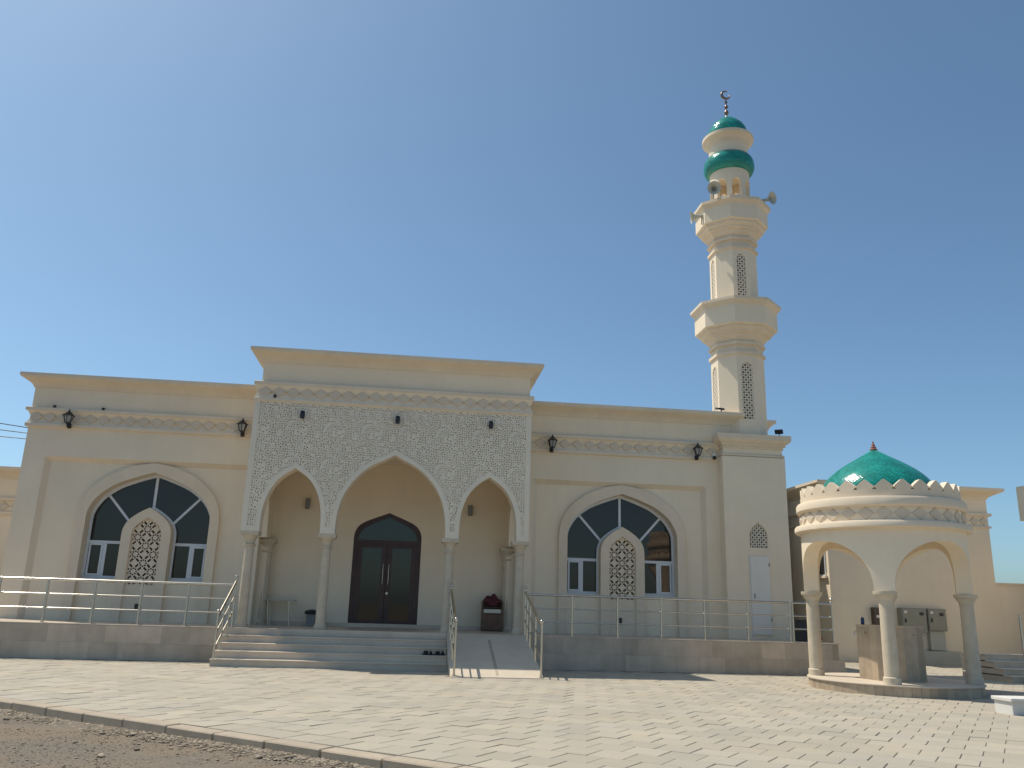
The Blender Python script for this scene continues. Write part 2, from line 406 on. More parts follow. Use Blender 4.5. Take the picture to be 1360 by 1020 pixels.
def paver_verts(h=0.0, tilt=(0, 0)):
    a = PS/2-G; b = PS*1.03/2-G; e = 0.005; vs = []
    for (sx, sy) in ((-1, -1), (1, -1), (1, 1), (-1, 1)):
        q = pu*(sx*a)+pw*(sy*b); vs.append((q.x, q.y, -0.03))
    for ins, z in ((0, -0.005), (e, 0.0)):
        for (sx, sy) in ((-1, -1), (1, -1), (1, 1), (-1, 1)):
            q = pu*(sx*(a-ins))+pw*(sy*(b-ins)); vs.append((q.x, q.y, z+h+tilt[0]*sx+tilt[1]*sy))
    fs = [(8, 9, 10, 11)]
    for k0 in (0, 4): fs += [(k0+i, k0+(i+1) % 4, k0+4+(i+1) % 4, k0+4+i) for i in range(4)]
    return vs, fs
variants = []
for k in range(7):
    vs, fs = paver_verts(0, (random.uniform(-0.002, 0.002), random.uniform(-0.002, 0.002)))
    me = bpy.data.meshes.new('paver'); me.from_pydata(vs, [], fs); me.materials.append(MATS['paver']); variants.append(me)
for d, p in cells[:300]:
    link('paver', random.choice(variants), paving, (p.x, p.y, random.uniform(-0.0025, 0.0035)))
rest = MB()
for d, p in cells[300:]:
    vs, fs = paver_verts(random.uniform(-0.0025, 0.0035), (random.uniform(-0.002, 0.002), random.uniform(-0.002, 0.002)))
    rest.add([(p.x+x, p.y+y, z) for x, y, z in vs], fs)
ro = rest.build('far_pavers', 'paver', paving, org=(0, 0, 0), merge=False); ro['kind'] = 'stuff'
# kerb
ke = MB(); a_, b_ = K0-KU*10-KV*0.06, K0+KU*22-KV*0.06
def KT(x, y, z): p = K0+KU*x+KV*y; return (p.x, p.y, z)
ke.box(-10, 22, -0.10, 0.10, -0.4, -0.06, KT)
kerb = tag(ke.build('kerb', 'kerb_concrete', org=(0, 0, 0)), kind='structure')
kl = 0.765
kb = MB().box(-kl/2+0.006, kl/2-0.006, -0.115, 0.10, -0.36, 0.006, lambda x, y, z: (*(KU*x+KV*y), z))
k0_ = kb.build('kerb_stone', 'kerb_concrete', kerb, org=(0, 0, 0), bevel=0.012)
for i in range(-10, 26):
    p = K0+KU*(i*kl+0.12); z = random.uniform(-0.008, 0.006)
    if i == -10: k0_.location = (p.x, p.y, z); WLOC[k0_.name] = Vector((p.x, p.y, z))
    else: copy_part(k0_, kerb, (p.x, p.y, z), random.uniform(-0.006, 0.006))
# bigger stones lying along the kerb and on the gravel
smesh = []
for k in range(5):
    bm = bmesh.new(); bmesh.ops.create_icosphere(bm, subdivisions=2, radius=1.0); rr = random.Random(k)
    dirs = [Vector((rr.uniform(-1, 1), rr.uniform(-1, 1), rr.uniform(-1, 1))).normalized() for _ in range(9)]
    for v in bm.verts:
        for dd in dirs:
            e_ = v.co.dot(dd)-0.72
            if e_ > 0: v.co -= dd*e_
        v.co.z *= 0.55; v.co.x *= 1.25
    me = bpy.data.meshes.new('stone'); bm.to_mesh(me); bm.free(); me.materials.append(MATS['stone']); smesh.append(me)
rr = random.Random(21)
for i in range(26):
    t = rr.uniform(-0.6, 7.3); d = -0.17-abs(rr.gauss(0, 0.12)) if i < 17 else -0.3-rr.random()*1.8
    p = K0+KU*t+KV*d; sc = rr.uniform(0.025, 0.05); o = link('stone', smesh[i % 5], None, (p.x, p.y, gravel_height(p.x, p.y)+sc*0.25))
    o.scale = (sc, sc, sc); o.rotation_euler = (0, 0, rr.uniform(0, 6.28)); tag(o, 'small rough tan stone lying on the gravel by the kerb', 'stone', 'loose stones beside the kerb')

# ------------------------------------------------------------------ terrace, steps, ramp
terrace = thing('terrace', 'long low terrace clad in beige marble slabs under the mosque facade', 'terrace', (-1.3, 1.4, 0))
MB().box(-16, 10.35, 0.022, 2.9, -0.1, 0.728).build('core', 'kerb_concrete', terrace)
MB().box(-16, 10.38, 0.0, 2.9, 0.722, 0.75).build('coping', 'marble', terrace, bevel=0.004)
def slab_mesh(wd, z0, z1):
    mb = MB().box(-wd/2+0.0007, wd/2-0.0007, 0.002, 0.03, z0+0.0007, z1-0.0007); bm_o = mb.build('marble_slab', 'marble', None, org=(0, 0, 0), bevel=0.001)
    me = bm_o.data; bpy.data.objects.remove(bm_o); return me
SL = [slab_mesh(0.6, 0.36, 0.72), slab_mesh(0.6, 0.0, 0.36)]
for row, off in ((0, 0.0), (1, 0.3)):
    x = -15.9+off
    while x < 10.3:
        if not (-3.4 < x-0.3 and x+0.3 < 2.6):
            link('marble_slab', SL[row], terrace, (x, 0.0, 0))
        x += 0.6
MB().box(10.35, 10.372, 0.03, 2.9, 0, 0.72).build('end_slab', 'marble', terrace)
steps = thing('entrance_steps', 'broad pale marble steps rising to the porch between handrail and ramp', 'steps', (-1.6, -0.6, 0))
for k in range(1, 5):
    y0 = -1.2+0.3*(k-1); x0 = -4.06+0.06*(k-1)*0; z1 = 0.15*k
    MB().box(x0+0.01, 0.875, y0+0.02, 0.0-0.004*k, 0.15*(k-1)-(0.05 if k == 1 else 0.0)+0.0005, z1-0.03).build('riser', 'step_marble', steps)
    for j in range(4):
        xa = x0+(0.88-x0)*j/4; xb = x0+(0.88-x0)*(j+1)/4
        MB().box(xa+0.001, xb-0.001, y0, min(y0+0.335, -0.006), z1-0.03, z1).build('tread', 'step_marble', steps, bevel=0.004)
for j in range(4):
    xa = -3.98+4.86*j/4
    MB().box(xa+0.001, xa+4.86/4-0.001, -0.02, -0.003, 0.603, 0.747).build('riser', 'step_marble', steps)
ramp = thing('entrance_ramp', 'smooth grey stone ramp with handrails beside the marble steps', 'ramp', (1.82, -1.3, 0))
rp = MB(); rx0, rx1 = 0.885, 2.745
rp.add([(rx0,-2.62,-0.02),(rx1,-2.62,-0.02),(rx1,-2.62,0.015),(rx0,-2.62,0.015),(rx0,-0.003,-0.02),(rx1,-0.003,-0.02),(rx1,-0.003,0.752),(rx0,-0.003,0.752)],
       [(0,1,2,3),(3,2,6,7),(0,3,7,4),(1,5,6,2),(4,7,6,5),(0,4,5,1)])
rp.build('ramp_body', 'ramp_stone', ramp)
st = MB(); sl_ = (0.752-0.015)/2.617       # narrow dark wear strip inlaid along the ramp
st.add([(x, y, 0.019+(y+2.62)*sl_) for x, y in ((1.80, -2.5), (1.86, -2.5), (1.86, -0.4), (1.80, -0.4))]+[(x, y, 0.010+(y+2.62)*sl_) for x, y in ((1.80, -2.5), (1.86, -2.5), (1.86, -0.4), (1.80, -0.4))],
       [(0,1,2,3),(4,7,6,5),(0,4,5,1),(1,5,6,2),(2,6,7,3),(3,7,4,0)])
st.build('grip_strip', 'kerb_concrete', ramp)

# ------------------------------------------------------------------ handrails
def rail(name_label, pts, base_z, post_ts, loc, ball=(), hs=(0.31, 0.61, 0.92), end_over=0.0):
    """pts: two ends (x,y); base_z(t) height of the floor along it"""
    t_ = thing('handrail', name_label, 'handrail', loc)
    A, Bq = Vector(pts[0]), Vector(pts[1])
    def P(t, h): q = A+(Bq-A)*t; return (q.x, q.y, base_z(t)+h)
    for i, h in enumerate(hs):
        r_ = 0.028 if i == 2 else 0.016
        MB().tube([P(-end_over, h), P(1+end_over, h)], r_, 10).build('top_rail' if i == 2 else 'mid_rail', 'steel', t_, smooth=50)
    for t in post_ts:
        hb = hs[2]+(0.07 if t in ball else 0.0)
        po = MB().tube([P(t, 0.0), P(t, hb)], 0.0235, 10); po.lathe([(0.045, 0), (0.045, 0.012), (0.024, 0.016)], 12, P(t, 0.0))
        pobj = po.build('post', 'steel', t_, smooth=50)
        if t in ball: MB().sphere(P(t, hb+0.03), 0.042).build('ball', 'steel', pobj, smooth=60)
    return t_
lz = lambda t: 0.75
def ts(xs, x0, x1): return [(x-x0)/(x1-x0) for x in xs]
LX = [-14.95, -13.95, -12.95, -11.95, -10.96, -9.97, -8.97, -7.97, -6.965, -5.97, -4.96]
rail('steel handrail along the terrace edge below the window left of the porch', ((-15.5, 0.06), (-3.97, 0.06)), lz, ts(LX, -15.5, -3.97), (-9.7, 0.06, 0.75))
RX = [3.817, 4.913, 5.98, 7.05, 8.127, 9.19]
rail('steel handrail along the terrace edge in front of the minaret base', ((2.76, 0.06), (9.19, 0.06)), lz, ts(RX, 2.76, 9.19), (6, 0.06, 0.75))
rail('short steel handrail at the terrace end behind the domed pavilion', ((9.27, 0.06), (10.28, 0.06)), lz, [0.0, 1.0], (9.8, 0.06, 0.75), ball=(1.0,))
rail('sloping steel handrail at the open end of the marble steps', ((-4.0, -1.13), (-3.93, 0.02)), lambda t: 0.0+0.75*t if t > 0 else 0.0, [0.0, 0.36, 0.72, 1.0], (-4, -0.6, 0), ball=(0.0, 1.0), hs=(0.36, 0.68, 1.0))
rail('sloping steel handrail between the marble steps and the ramp', ((0.955, -2.55), (0.955, 0.04)), lambda t: 0.03+0.72*t, [0.0, 0.33, 0.55, 0.8, 1.0], (0.955, -1.2, 0), ball=(0.0, 1.0), hs=(0.33, 0.65, 0.97))
rail('sloping steel handrail on the outer edge of the ramp', ((2.70, -2.55), (2.70, 0.04)), lambda t: 0.03+0.72*t, [0.0, 0.33, 0.66, 0.85, 1.0], (2.70, -1.2, 0), ball=(0.0, 1.0), hs=(0.33, 0.65, 0.97))

# ------------------------------------------------------------------ mosque
mosque = thing('mosque', 'cream mosque with arched porch, carved white screen and tall arched windows', 'mosque', (-0.6, 5, 0.75))
PC = -0.6; PX0, PX1 = -3.975, 2.742
C_ARCH = resample(smooth_table([(1.29,3.02),(1.275,3.3),(1.225,3.6),(1.14,3.85),(1.01,4.08),(0.85,4.28),(0.66,4.46),(0.45,4.60),(0.22,4.71),(0.0,4.83)], 6))
S_ARCH = resample(smooth_table([(0.69,3.02),(0.68,3.3),(0.645,3.55),(0.575,3.78),(0.475,3.98),(0.345,4.15),(0.19,4.28),(0.0,4.40)], 6))
def grow(tab, d):
    pts = [Vector(p) for p in tab]; out = []
    for i, p in enumerate(pts):
        t = (pts[min(i+1, len(pts)-1)]-pts[max(i-1, 0)]).normalized(); nrm = Vector((t.y, -t.x))
        if nrm.x < 0: nrm = -nrm
        q = p+nrm*d
        if i == len(pts)-1: q = Vector((0, p.y+d*1.35))
        out.append((max(q.x, 0), q.y))
    return out
CXS = (-2.87, -0.55, 1.755)
ARCHES = [(CXS[0], S_ARCH), (CXS[1], C_ARCH), (CXS[2], S_ARCH)]
YP = 0.06
pm = MB(); pm.wall(PX0, PX1, 2.90, 6.0, [(c, t, 0) for c, t in ARCHES], YP+0.058, YP+0.40)
portal = pm.build('porch_wall', 'plaster', mosque)
# raised plain border: outer frame strips and arch bands
fr = MB()
fr.box(PX0-0.004, PX0+0.12, YP, YP+0.057, 2.90, 6.0); fr.box(PX1-0.12, PX1+0.004, YP, YP+0.057, 2.90, 6.0); fr.box(PX0+0.12, PX1-0.12, YP, YP+0.057, 5.98, 6.0)
for c, t in ARCHES:
    inner = outline([(t[0][0]+0.0, 2.90)]+list(t), c); outer = outline([(g[0], 2.90) if i == 0 else g for i, g in enumerate([(t[0][0]+0.105, 2.9)]+grow(t, 0.105))], c)
    fr.strip(inner, outer, YP-0.001*(1 if c == CXS[1] else 0), YP+0.057)
fr.box(PX0+0.12, CXS[0]-0.79, YP+0.001, YP+0.057, 2.90, 3.02); fr.box(CXS[2]+0.79, PX1-0.12, YP+0.001, YP+0.057, 2.90, 3.02)
fr.box(CXS[0]+0.692, CXS[1]-1.292, YP+0.002, YP+0.057, 2.90, 3.06); fr.box(CXS[1]+1.292, CXS[2]-0.692, YP+0.002, YP+0.057, 2.90, 3.06)
fr.build('screen_border', 'screen_white', mosque, merge=False)
def portal_field(X, Z):
    net = voronoi_net(X, Z, 0.056, 0.0255, 16)
    reg = np.minimum(np.minimum(X-(PX0+0.115), (PX1-0.115)-X), np.minimum(Z-3.015, 5.985-Z))
    for c, t in ARCHES:
        g = grow(t, 0.10); s_ = table_sdf(g, c, X, Z, 2.0); reg = np.minimum(reg, -s_)
    rim = 0.016-reg
    return np.minimum(reg, np.maximum(net, rim))
perforate('carved_screen', portal_field, PX0+0.11, PX1-0.11, 3.0, 5.99, 0.0095, YP+0.012, YP+0.059, 'screen_white', mosque)
# porch roof block, ceiling, sides, back wall
up_ = MB(); up_.box(PX0+0.105, PX1-0.04, YP+0.05, 7.0, 6.0, 7.2); up_.build('upper_wall', 'plaster', mosque)
MB().box(PX0+0.2, PX1-0.2, YP+0.42, 2.84, 5.0, 5.06).build('porch_ceiling', 'plaster', mosque)
path = [(PX0, 3.0), (PX0, YP), (PX1, YP), (PX1, 3.0)]
MB().sweep(path, ledge(6.0, 6.075, 0.035)).build('lower_ledge', 'trim', mosque)
MB().sweep(path, [(-0.05, 6.075), (0.022, 6.075), (-0.03, 6.228), (0.035, 6.38), (-0.05, 6.38)]).build('band', 'plaster', mosque)
MB().sweep(path, ledge(6.38, 6.48, 0.055)).build('upper_ledge', 'trim', mosque)
diamonds(mosque, (PX0+0.05, YP+0.02), (PX1-0.05, YP+0.02), 6.228, 0.30, 0.335, dp=0.05)
p2 = [(PX0+0.105, 7.0), (PX0+0.105, YP+0.05), (PX1-0.04, YP+0.05), (PX1-0.04, 7.0)]
MB().sweep(p2, cornice(6.97, 7.28, 0.30)).build('cornice', 'trim', mosque)
MB().box(PX0+0.1, PX1-0.04, YP+0.06, 7.0, 7.2, 7.275).build('roof', 'roof_deck', mosque)
side_arch = [(0.62, 3.1), (0.6, 3.4), (0.5, 3.7), (0.33, 3.95), (0.15, 4.1), (0.0, 4.2)]
for xs in (PX0, PX1-0.28):
    TS = (lambda xo: (lambda x, y, z: (xo+y, x, z)))(xs)
    MB().wall(YP+0.41, 2.85, 2.90, 6.0, [(1.32, side_arch, 0)], 0.02, 0.28, TS).build('porch_side_wall', 'plaster', mosque)
    MB().box(xs+0.02, xs+0.27, 2.36, 2.85, 0.75, 2.9).build('porch_pier', 'plaster', mosque)
DT = resample(smooth_table([(0.895, 2.95), (0.893, 3.08), (0.865, 3.21), (0.79, 3.34), (0.66, 3.44), (0.48, 3.525), (0.24, 3.62), (0.0, 3.715)], 6)); DCX = -0.675
MB().wall(-4.0, 2.75, 0.75, 5.0, [(DCX, DT, 0.75)], 2.75, 3.0).build('porch_back_wall', 'plaster', mosque)
MB().box(-3.6, 2.45, 2.735, 2.752, 0.752, 0.85).build('skirting', 'marble', mosque)
# columns with capital and base
def column(x, y, r_=0.112, z0=0.75, z1=2.90):
    c = MB().lathe([(r_*1.05, 0.12), (r_*1.05, 0.2), (r_*1.0, 0.9), (r_*0.93, z1-z0-0.33)], 24, (x, y, z0)).build('column', 'column_stone', mosque, smooth=40)
    cap = MB().lathe([(r_*0.93, -0.34), (r_*1.22, -0.325), (r_*1.22, -0.295), (r_*0.96, -0.285), (r_*1.0, -0.22), (r_*1.3, -0.14), (r_*1.62, -0.09)], 24, (x, y, z1))
    cap.box(x-0.205, x+0.205, y-0.205, y+0.205, z1-0.09, z1-0.001); cap.build('capital', 'column_stone', c, smooth=35)
    b = MB().lathe([(0.155, 0), (0.155, 0.06), (0.135, 0.075), (0.135, 0.1), (0.118, 0.13)], 24, (x, y, z0)); b.build('base', 'column_stone', c, smooth=35)
for x in (-3.77, -2.01, 0.875, 2.56): column(x, 0.27)
for x in (-3.74, 2.52): column(x, 2.50, 0.14, 0.75, 2.88)
# entrance door
door = MB().box(DCX-0.895, DCX+0.895, 2.80, 2.86, 0.75, 0.80)
door.strip(outline([(0.895-0.001, 0.75)]+[(h-0.001 if h > 0 else 0, z-0.001) for h, z in DT], DCX), outline([(0.785, 0.75)]+[(h*0.88, z-0.105) for h, z in DT], DCX), 2.79, 2.87)
door.box(DCX-0.79, DCX+0.79, 2.785, 2.86, 2.88, 2.99)
door_o = door.build('door', 'door_wood', mosque)
for s_ in (-1, 1):
    x0, x1 = (DCX-0.785, DCX-0.004) if s_ < 0 else (DCX+0.004, DCX+0.785)
    lf = MB(); y0, y1 = 2.80, 2.85
    lf.box(x0, x0+0.135, y0, y1, 0.80, 2.878); lf.box(x1-0.135, x1, y0, y1, 0.80, 2.878); lf.box(x0+0.11, x1-0.11, y0+0.001, y1, 0.80, 0.93); lf.box(x0+0.11, x1-0.11, y0+0.001, y1, 2.79, 2.877)
    lf.build('door_leaf', 'door_wood', door_o)
    MB().box(x0+0.11, x1-0.11, 2.82, 2.835, 0.93, 2.79).build('door_pane', 'door_glass', door_o)
    hx = DCX+s_*0.075
    MB().tube([(hx, 2.80, 1.85), (hx, 2.745, 1.85), (hx, 2.745, 2.36), (hx, 2.80, 2.36)], 0.014, 8).build('door_handle', 'steel', door_o, smooth=50)
MB().extrude(outline([(0.80, 2.99)]+[(h*0.89, z-0.10) for h, z in DT if z-0.10 > 2.99], DCX), 2.82, 2.835).build('fanlight_pane', 'door_glass', door_o)
MB().lathe([(0.03, 0), (0.03, 0.02)], 10, (0, 0, 0)).build('lock', 'steel', door_o, org=(0, 0, 0))
lk = bpy.data.objects['lock']; lk.rotation_euler = (R(90), 0, 0); lk.location = Vector((DCX+0.06, 2.80, 1.62))-WLOC[door_o.name]

# wings -----------------------------------------------------------
W_IN = resample(smooth_table([(1.50,3.15),(1.485,3.4),(1.39,3.62),(1.24,3.82),(1.02,4.0),(0.80,4.13),(0.40,4.29),(0.0,4.42)], 6))
W_OUT = resample(smooth_table([(1.73,3.1),(1.72,3.35),(1.665,3.62),(1.565,3.83),(1.42,4.03),(1.25,4.18),(1.0,4.36),(0.69,4.50),(0.38,4.60),(0.0,4.66)], 6))
N_OUT = resample(smooth_table([(0.595,2.80),(0.58,2.97),(0.52,3.13),(0.40,3.27),(0.2,3.42),(0.0,3.53)], 6))
N_IN = resample(smooth_table([(0.36,2.80),(0.345,2.95),(0.275,3.07),(0.15,3.18),(0.0,3.28)], 6))
def tab_poly(tab, z0, z1=None):     # half outline points between heights
    return [(h, z) for h, z in tab if z0 < z and (z1 is None or z < z1)]
def window(cx):
    """white framed arched window round a niche with a pierced screen"""
    wm = MB()
    zS = 1.76; y0, y1 = 2.40, 2.46
    T1 = [(1.50, zS)]+list(W_IN); T2 = [(1.44, zS)]+[(max(h-0.06*(1 if h > .02 else 0), 0), z-0.055) for h, z in W_IN]
    wm.strip(outline(T1, cx), outline(T2, cx), y0, y1)
    n1 = [(0.595, zS)]+list(N_OUT); n2 = [(0.645, zS)]+grow(N_OUT, 0.05)
    wm.strip(outline(n1, cx), outline(n2, cx), y0, y1)
    win = wm.build('window', 'white_frame', mosque)
    def bar(p, q, wd=0.055, ya=y0+0.004, yb=y1-0.004, nm='mullion'):
        p, q = Vector(p), Vector(q); d = (q-p).normalized(); n_ = Vector((-d.y, d.x))*wd/2
        MB().extrude([tuple(p+n_), tuple(q+n_), tuple(q-n_), tuple(p-n_)], ya, yb).build(nm, 'white_frame', win)
    bar((cx, 3.55), (cx, 4.40), 0.065)
    for s in (-1, 1):
        bar((cx+s*0.53, 3.17), (cx+s*1.16, 3.87), 0.06)
        bar((cx+s*0.65, 2.655), (cx+s*1.44, 2.655), 0.07, y0+0.002, y1-0.002, 'transom')
        bar((cx+s*1.05, zS+0.03), (cx+s*1.05, 2.63), 0.085, y0+0.006, y1-0.006)
        bar((cx+s*0.65, zS+0.03), (cx+s*1.46, zS+0.03), 0.075, y0+0.001, y1-0.001, 'bottom_rail')
        # casement sash round the outer pane
        xa, xb = sorted((cx+s*1.09, cx+s*1.42))
        sa = MB()
        for q in ((xa, xa+0.045, 1.83, 2.62), (xb-0.045, xb, 1.83, 2.62), (xa+0.045, xb-0.045, 1.83, 1.875), (xa+0.045, xb-0.045, 2.575, 2.62)):
            sa.box(q[0], q[1], y0-0.015, y0+0.02, q[2], q[3])
        sa.build('sash', 'white_frame', win, merge=False)
        def pane(poly): MB().extrude([(cx+s*h, z) for h, z in poly], 2.425, 2.433).build('pane', 'glass', win)
        pane([(1.48, 2.68)]+[(h-0.02, z) for h, z in W_IN if z < 3.89]+[(1.15, 3.90), (0.53, 3.2)]+[(h+0.02, z) for h, z in reversed(N_OUT) if z < 3.15]+[(0.61, 2.68)])
        pane([(0.53, 3.2), (1.15, 3.90)]+[(max(h-0.02, 0.0), z-0.015) for h, z in W_IN if z > 3.91]+[(max(h-0.0, 0.0), z+0.02) for h, z in reversed(N_OUT) if z > 3.2])
        pane([(0.61, 1.80), (1.04, 1.80), (1.04, 2.63), (0.61, 2.63)])
        pane([(1.06, 1.80), (1.44, 1.80), (1.44, 2.63), (1.06, 2.63)])
    # moulded surround standing proud of the panel
    MB().strip(outline([(1.50, 0.75)]+list(W_IN), cx), outline([(1.73, 0.75)]+list(W_OUT), cx), 2.06, 2.399).build('window_surround', 'trim', mosque)
    # wall under the window and sill
    for s in (-1, 1):
        xa, xb = sorted((cx+s*0.595, cx+s*1.50)); MB().box(xa, xb, 2.20, 2.46, 0.75, 1.70).build('apron_wall', 'plaster', mosque)
    for s in (-1, 1):
        xa, xb = sorted((cx+s*0.597, cx+s*1.498)); MB().box(xa, xb, 2.165, 2.46, 1.70, 1.757).build('sill', 'trim', mosque, bevel=0.006)
    # niche with pierced screen
    nb = MB()
    pts_o = outline([(0.595, 0.75)]+list(N_OUT), cx); pts_i = outline([(0.36, 0.75)]+list(N_IN), cx)
    nb.strip(pts_i, pts_o, 2.08, 2.46) if len(pts_i) == len(pts_o) else None
    nb.box(cx-0.36, cx+0.36, 2.13, 2.46, 0.75, 1.62)
    nb.build('niche', 'trim', mosque, merge=False)
    holes = []
    for iz in range(-1, 9):
        for ix in range(-2, 3):
            for ox, oz in ((0, 0), (0.21, 0.21)):
                X0, Z0 = ix*0.42+ox, 1.62+iz*0.42+oz+0.12
                for k_ in range(8):
                    a = k_*math.pi/4; holes.append((X0+0.075*math.cos(a), Z0+0.075*math.sin(a), 0.0225))
                    a += math.pi/8; holes.append((X0+0.135*math.cos(a), Z0+0.135*math.sin(a), 0.0275))
    def lat(X, Z):
        reg = table_sdf([(0.375, 1.6)]+[(h+0.015, z+0.015) for h, z in N_IN], 0, X, Z, 1.605)
        f = holes_field([h for h in holes if abs(h[0]) < 0.4 and 1.55 < h[1] < 3.4], X, Z)
        return np.minimum(reg, np.maximum(f, 0.035-reg))
    perforate('pierced_screen', lat, -0.385, 0.385, 1.59, 3.31, 0.0085, 2.15, 2.19, 'trim', mosque, T=lambda x, y, z: (x+cx, y, z))
def wing(x0, x1, px0, px1, cx, name):
    ztop = 6.72
    wm = MB(); b = 0.12
    # wall face with rectangular recess reaching the terrace
    for q in ((x0, px0, 0.75, ztop), (px1, x1, 0.75, ztop), (px0, px1, 4.72, ztop)):
        if q[1]-q[0] > 0.01: wm.box(q[0], q[1], 2.05, 2.30, q[2], q[3])
    wm.build('wing_wall', 'plaster', mosque, merge=False)
    bv = MB()       # splayed edge of the recess
    a = [(px0, 0.75), (px0, 4.72), (px1, 4.72), (px1, 0.75)]; c = [(px0+b, 0.75), (px0+b, 4.72-b), (px1-b, 4.72-b), (px1-b, 0.75)]
    vs = [(x, 2.05, z) for x, z in a]+[(x, 2.17, z) for x, z in c]+[(x, 2.29, z) for x, z in a]+[(x, 2.29, z) for x, z in c]
    bv.add(vs, [(i, i+1, 5+i, 4+i) for i in range(3)]+[(4+i, 5+i, 13+i, 12+i) for i in range(3)]); bv.build('recess_moulding', 'trim', mosque)
    MB().wall(px0+b, px1-b, 0.75, 4.72-b, [(cx, [(1.63, 0.75)]+[(h*1.63/1.73, z-0.08) for h, z in W_OUT], 0.75)], 2.17, 2.28).build('panel_wall', 'plaster', mosque)
    window(cx)
LW, RW = -9.89, 8.70
wing(LW, -3.9, -9.36, -3.92, -6.66, 'l'); wing(2.70, RW, 3.10, 7.89, 5.56, 'r')
# bands, cornice, roof and shell of the wings
for path_, dd in (([(LW, 9), (LW, 2.05), (-3.9, 2.05)], ((LW, 2.049), (-3.98, 2.049))), ([(2.74, 2.05), (RW, 2.05), (RW, 9)], ((2.75, 2.049), (8.27, 2.049)))):
    MB().sweep(path_, ledge(5.45, 5.55, 0.07)).build('lower_ledge', 'trim', mosque)
    MB().sweep(path_, ledge(5.86, 5.95, 0.10)).build('upper_ledge', 'trim', mosque)
    MB().sweep(path_, cornice(6.47, 6.80, 0.30)).build('cornice', 'trim', mosque)
    MB().sweep(path_, [(-0.06, 5.55), (0.045, 5.55), (-0.02, 5.705), (0.06, 5.86), (-0.06, 5.86)]).build('band', 'plaster', mosque)
    diamonds(mosque, dd[0], dd[1], 5.705, 0.30, 0.335, dp=0.05)
diamonds(mosque, (LW-0.001, 6.0), (LW-0.001, 2.08), 5.705, 0.29, 0.335, face=-math.pi/2)
sh = MB(); sh.box(LW, LW+0.25, 2.301, 20, 0, 6.72); sh.box(RW-0.25, RW, 2.301, 20, 0, 6.72); sh.box(LW+0.25, RW-0.25, 19.7, 20, 0, 6.72)
sh.build('side_walls', 'plaster', mosque, merge=False)
rf = MB(); rf.box(LW+0.05, -4.0, 2.1, 19.9, 6.5, 6.79); rf.box(2.75, RW-0.05, 2.1, 19.9, 6.5, 6.79); rf.box(-4.0, 2.75, 7.0, 19.9, 6.5, 6.79)
rf.build('roof', 'roof_deck', mosque, merge=False)
# main prayer hall block, rising behind the facade
hl = MB().box(-9.3, 12.6, 8.45, 19.5, 0, 8.15); hl.build('prayer_hall', 'plaster', mosque)
MB().sweep([(-9.3, 19), (-9.3, 8.45), (12.6, 8.45), (12.6, 19)], cornice(7.85, 8.2, 0.25)).build('cornice', 'trim', mosque)
# lower annexe at the far end
ax = MB().box(-22, -10.2, 5.0, 12, 0, 4.7); ax_ = ax.build('annexe_wall', 'plaster', mosque)
MB().sweep([(-22, 5.0), (-10.2, 5.0), (-10.2, 12)], cornice(4.45, 4.77, 0.28)).build('cornice', 'trim', mosque)
MB().sweep([(-22, 5.0), (-10.2, 5.0)], ledge(3.84, 3.93, 0.08)).build('upper_ledge', 'trim', mosque)
MB().sweep([(-22, 5.0), (-10.2, 5.0)], ledge(3.45, 3.54, 0.06)).build('lower_ledge', 'trim', mosque)
diamonds(mosque, (-14, 4.999), (-10.3, 4.999), 3.69, 0.28, 0.335)
aw = MB(); aw.box(-13.6, -11.62, 4.95, 4.99, 1.5, 3.1); aw_ = aw.build('window', 'white_frame', mosque)
MB().box(-13.5, -11.70, 4.935, 4.949, 1.6, 2.65).build('pane', 'glass', aw_); MB().box(-13.5, -11.70, 4.935, 4.949, 2.72, 3.02).build('pane', 'glass', aw_)

# ------------------------------------------------------------------ minaret
minaret = thing('minaret', 'tall cream octagonal minaret with two balconies and green tiled dome', 'minaret', (9.17, 2.57, 0.75))
AX, AY = 9.165, 2.57; OP = R(22.5)
L_T = [(0.25, 3.35), (0.24, 3.5), (0.17, 3.62), (0.08, 3.7), (0.0, 3.76)]; L_T = smooth_table(L_T, 2)
tb = MB(); tb.wall(8.27, 10.06, 0.75, 5.55, [(9.20, L_T, 3.09)], 1.70, 1.92); tb.box(8.27, 8.47, 1.921, 3.5, 0.75, 5.55); tb.box(9.86, 10.06, 1.921, 3.5, 0.75, 5.55); tb.box(8.47, 9.86, 3.3, 3.5, 0.75, 5.55)
tb.build('base_wall', 'plaster', minaret, merge=False)
pth = [(8.27, 3.45), (8.27, 1.70), (10.06, 1.70), (10.06, 3.45)]
MB().box(8.32, 10.01, 1.75, 3.45, 5.50, 6.12).build('base_neck', 'plaster', minaret)
MB().sweep(pth, [(-0.1, 5.55), (-0.06, 5.55), (-0.06, 5.57), (0.0, 5.57), (0.0, 5.61), (-0.03, 5.64), (-0.1, 5.66)]).build('lower_ledge', 'trim', minaret)
MB().sweep([(8.32, 3.45), (8.32, 1.75), (10.01, 1.75), (10.01, 3.45)], [(-0.05, 5.78), (0.03, 5.78), (0.03, 5.84), (0.08, 5.86), (0.08, 5.91), (0.15, 5.95), (0.2, 6.02), (0.2, 6.16), (-0.05, 6.16)]).build('base_cornice', 'trim', minaret)
MB().box(8.33, 10.0, 1.76, 3.44, 6.1, 6.157).build('base_top', 'roof_deck', minaret)
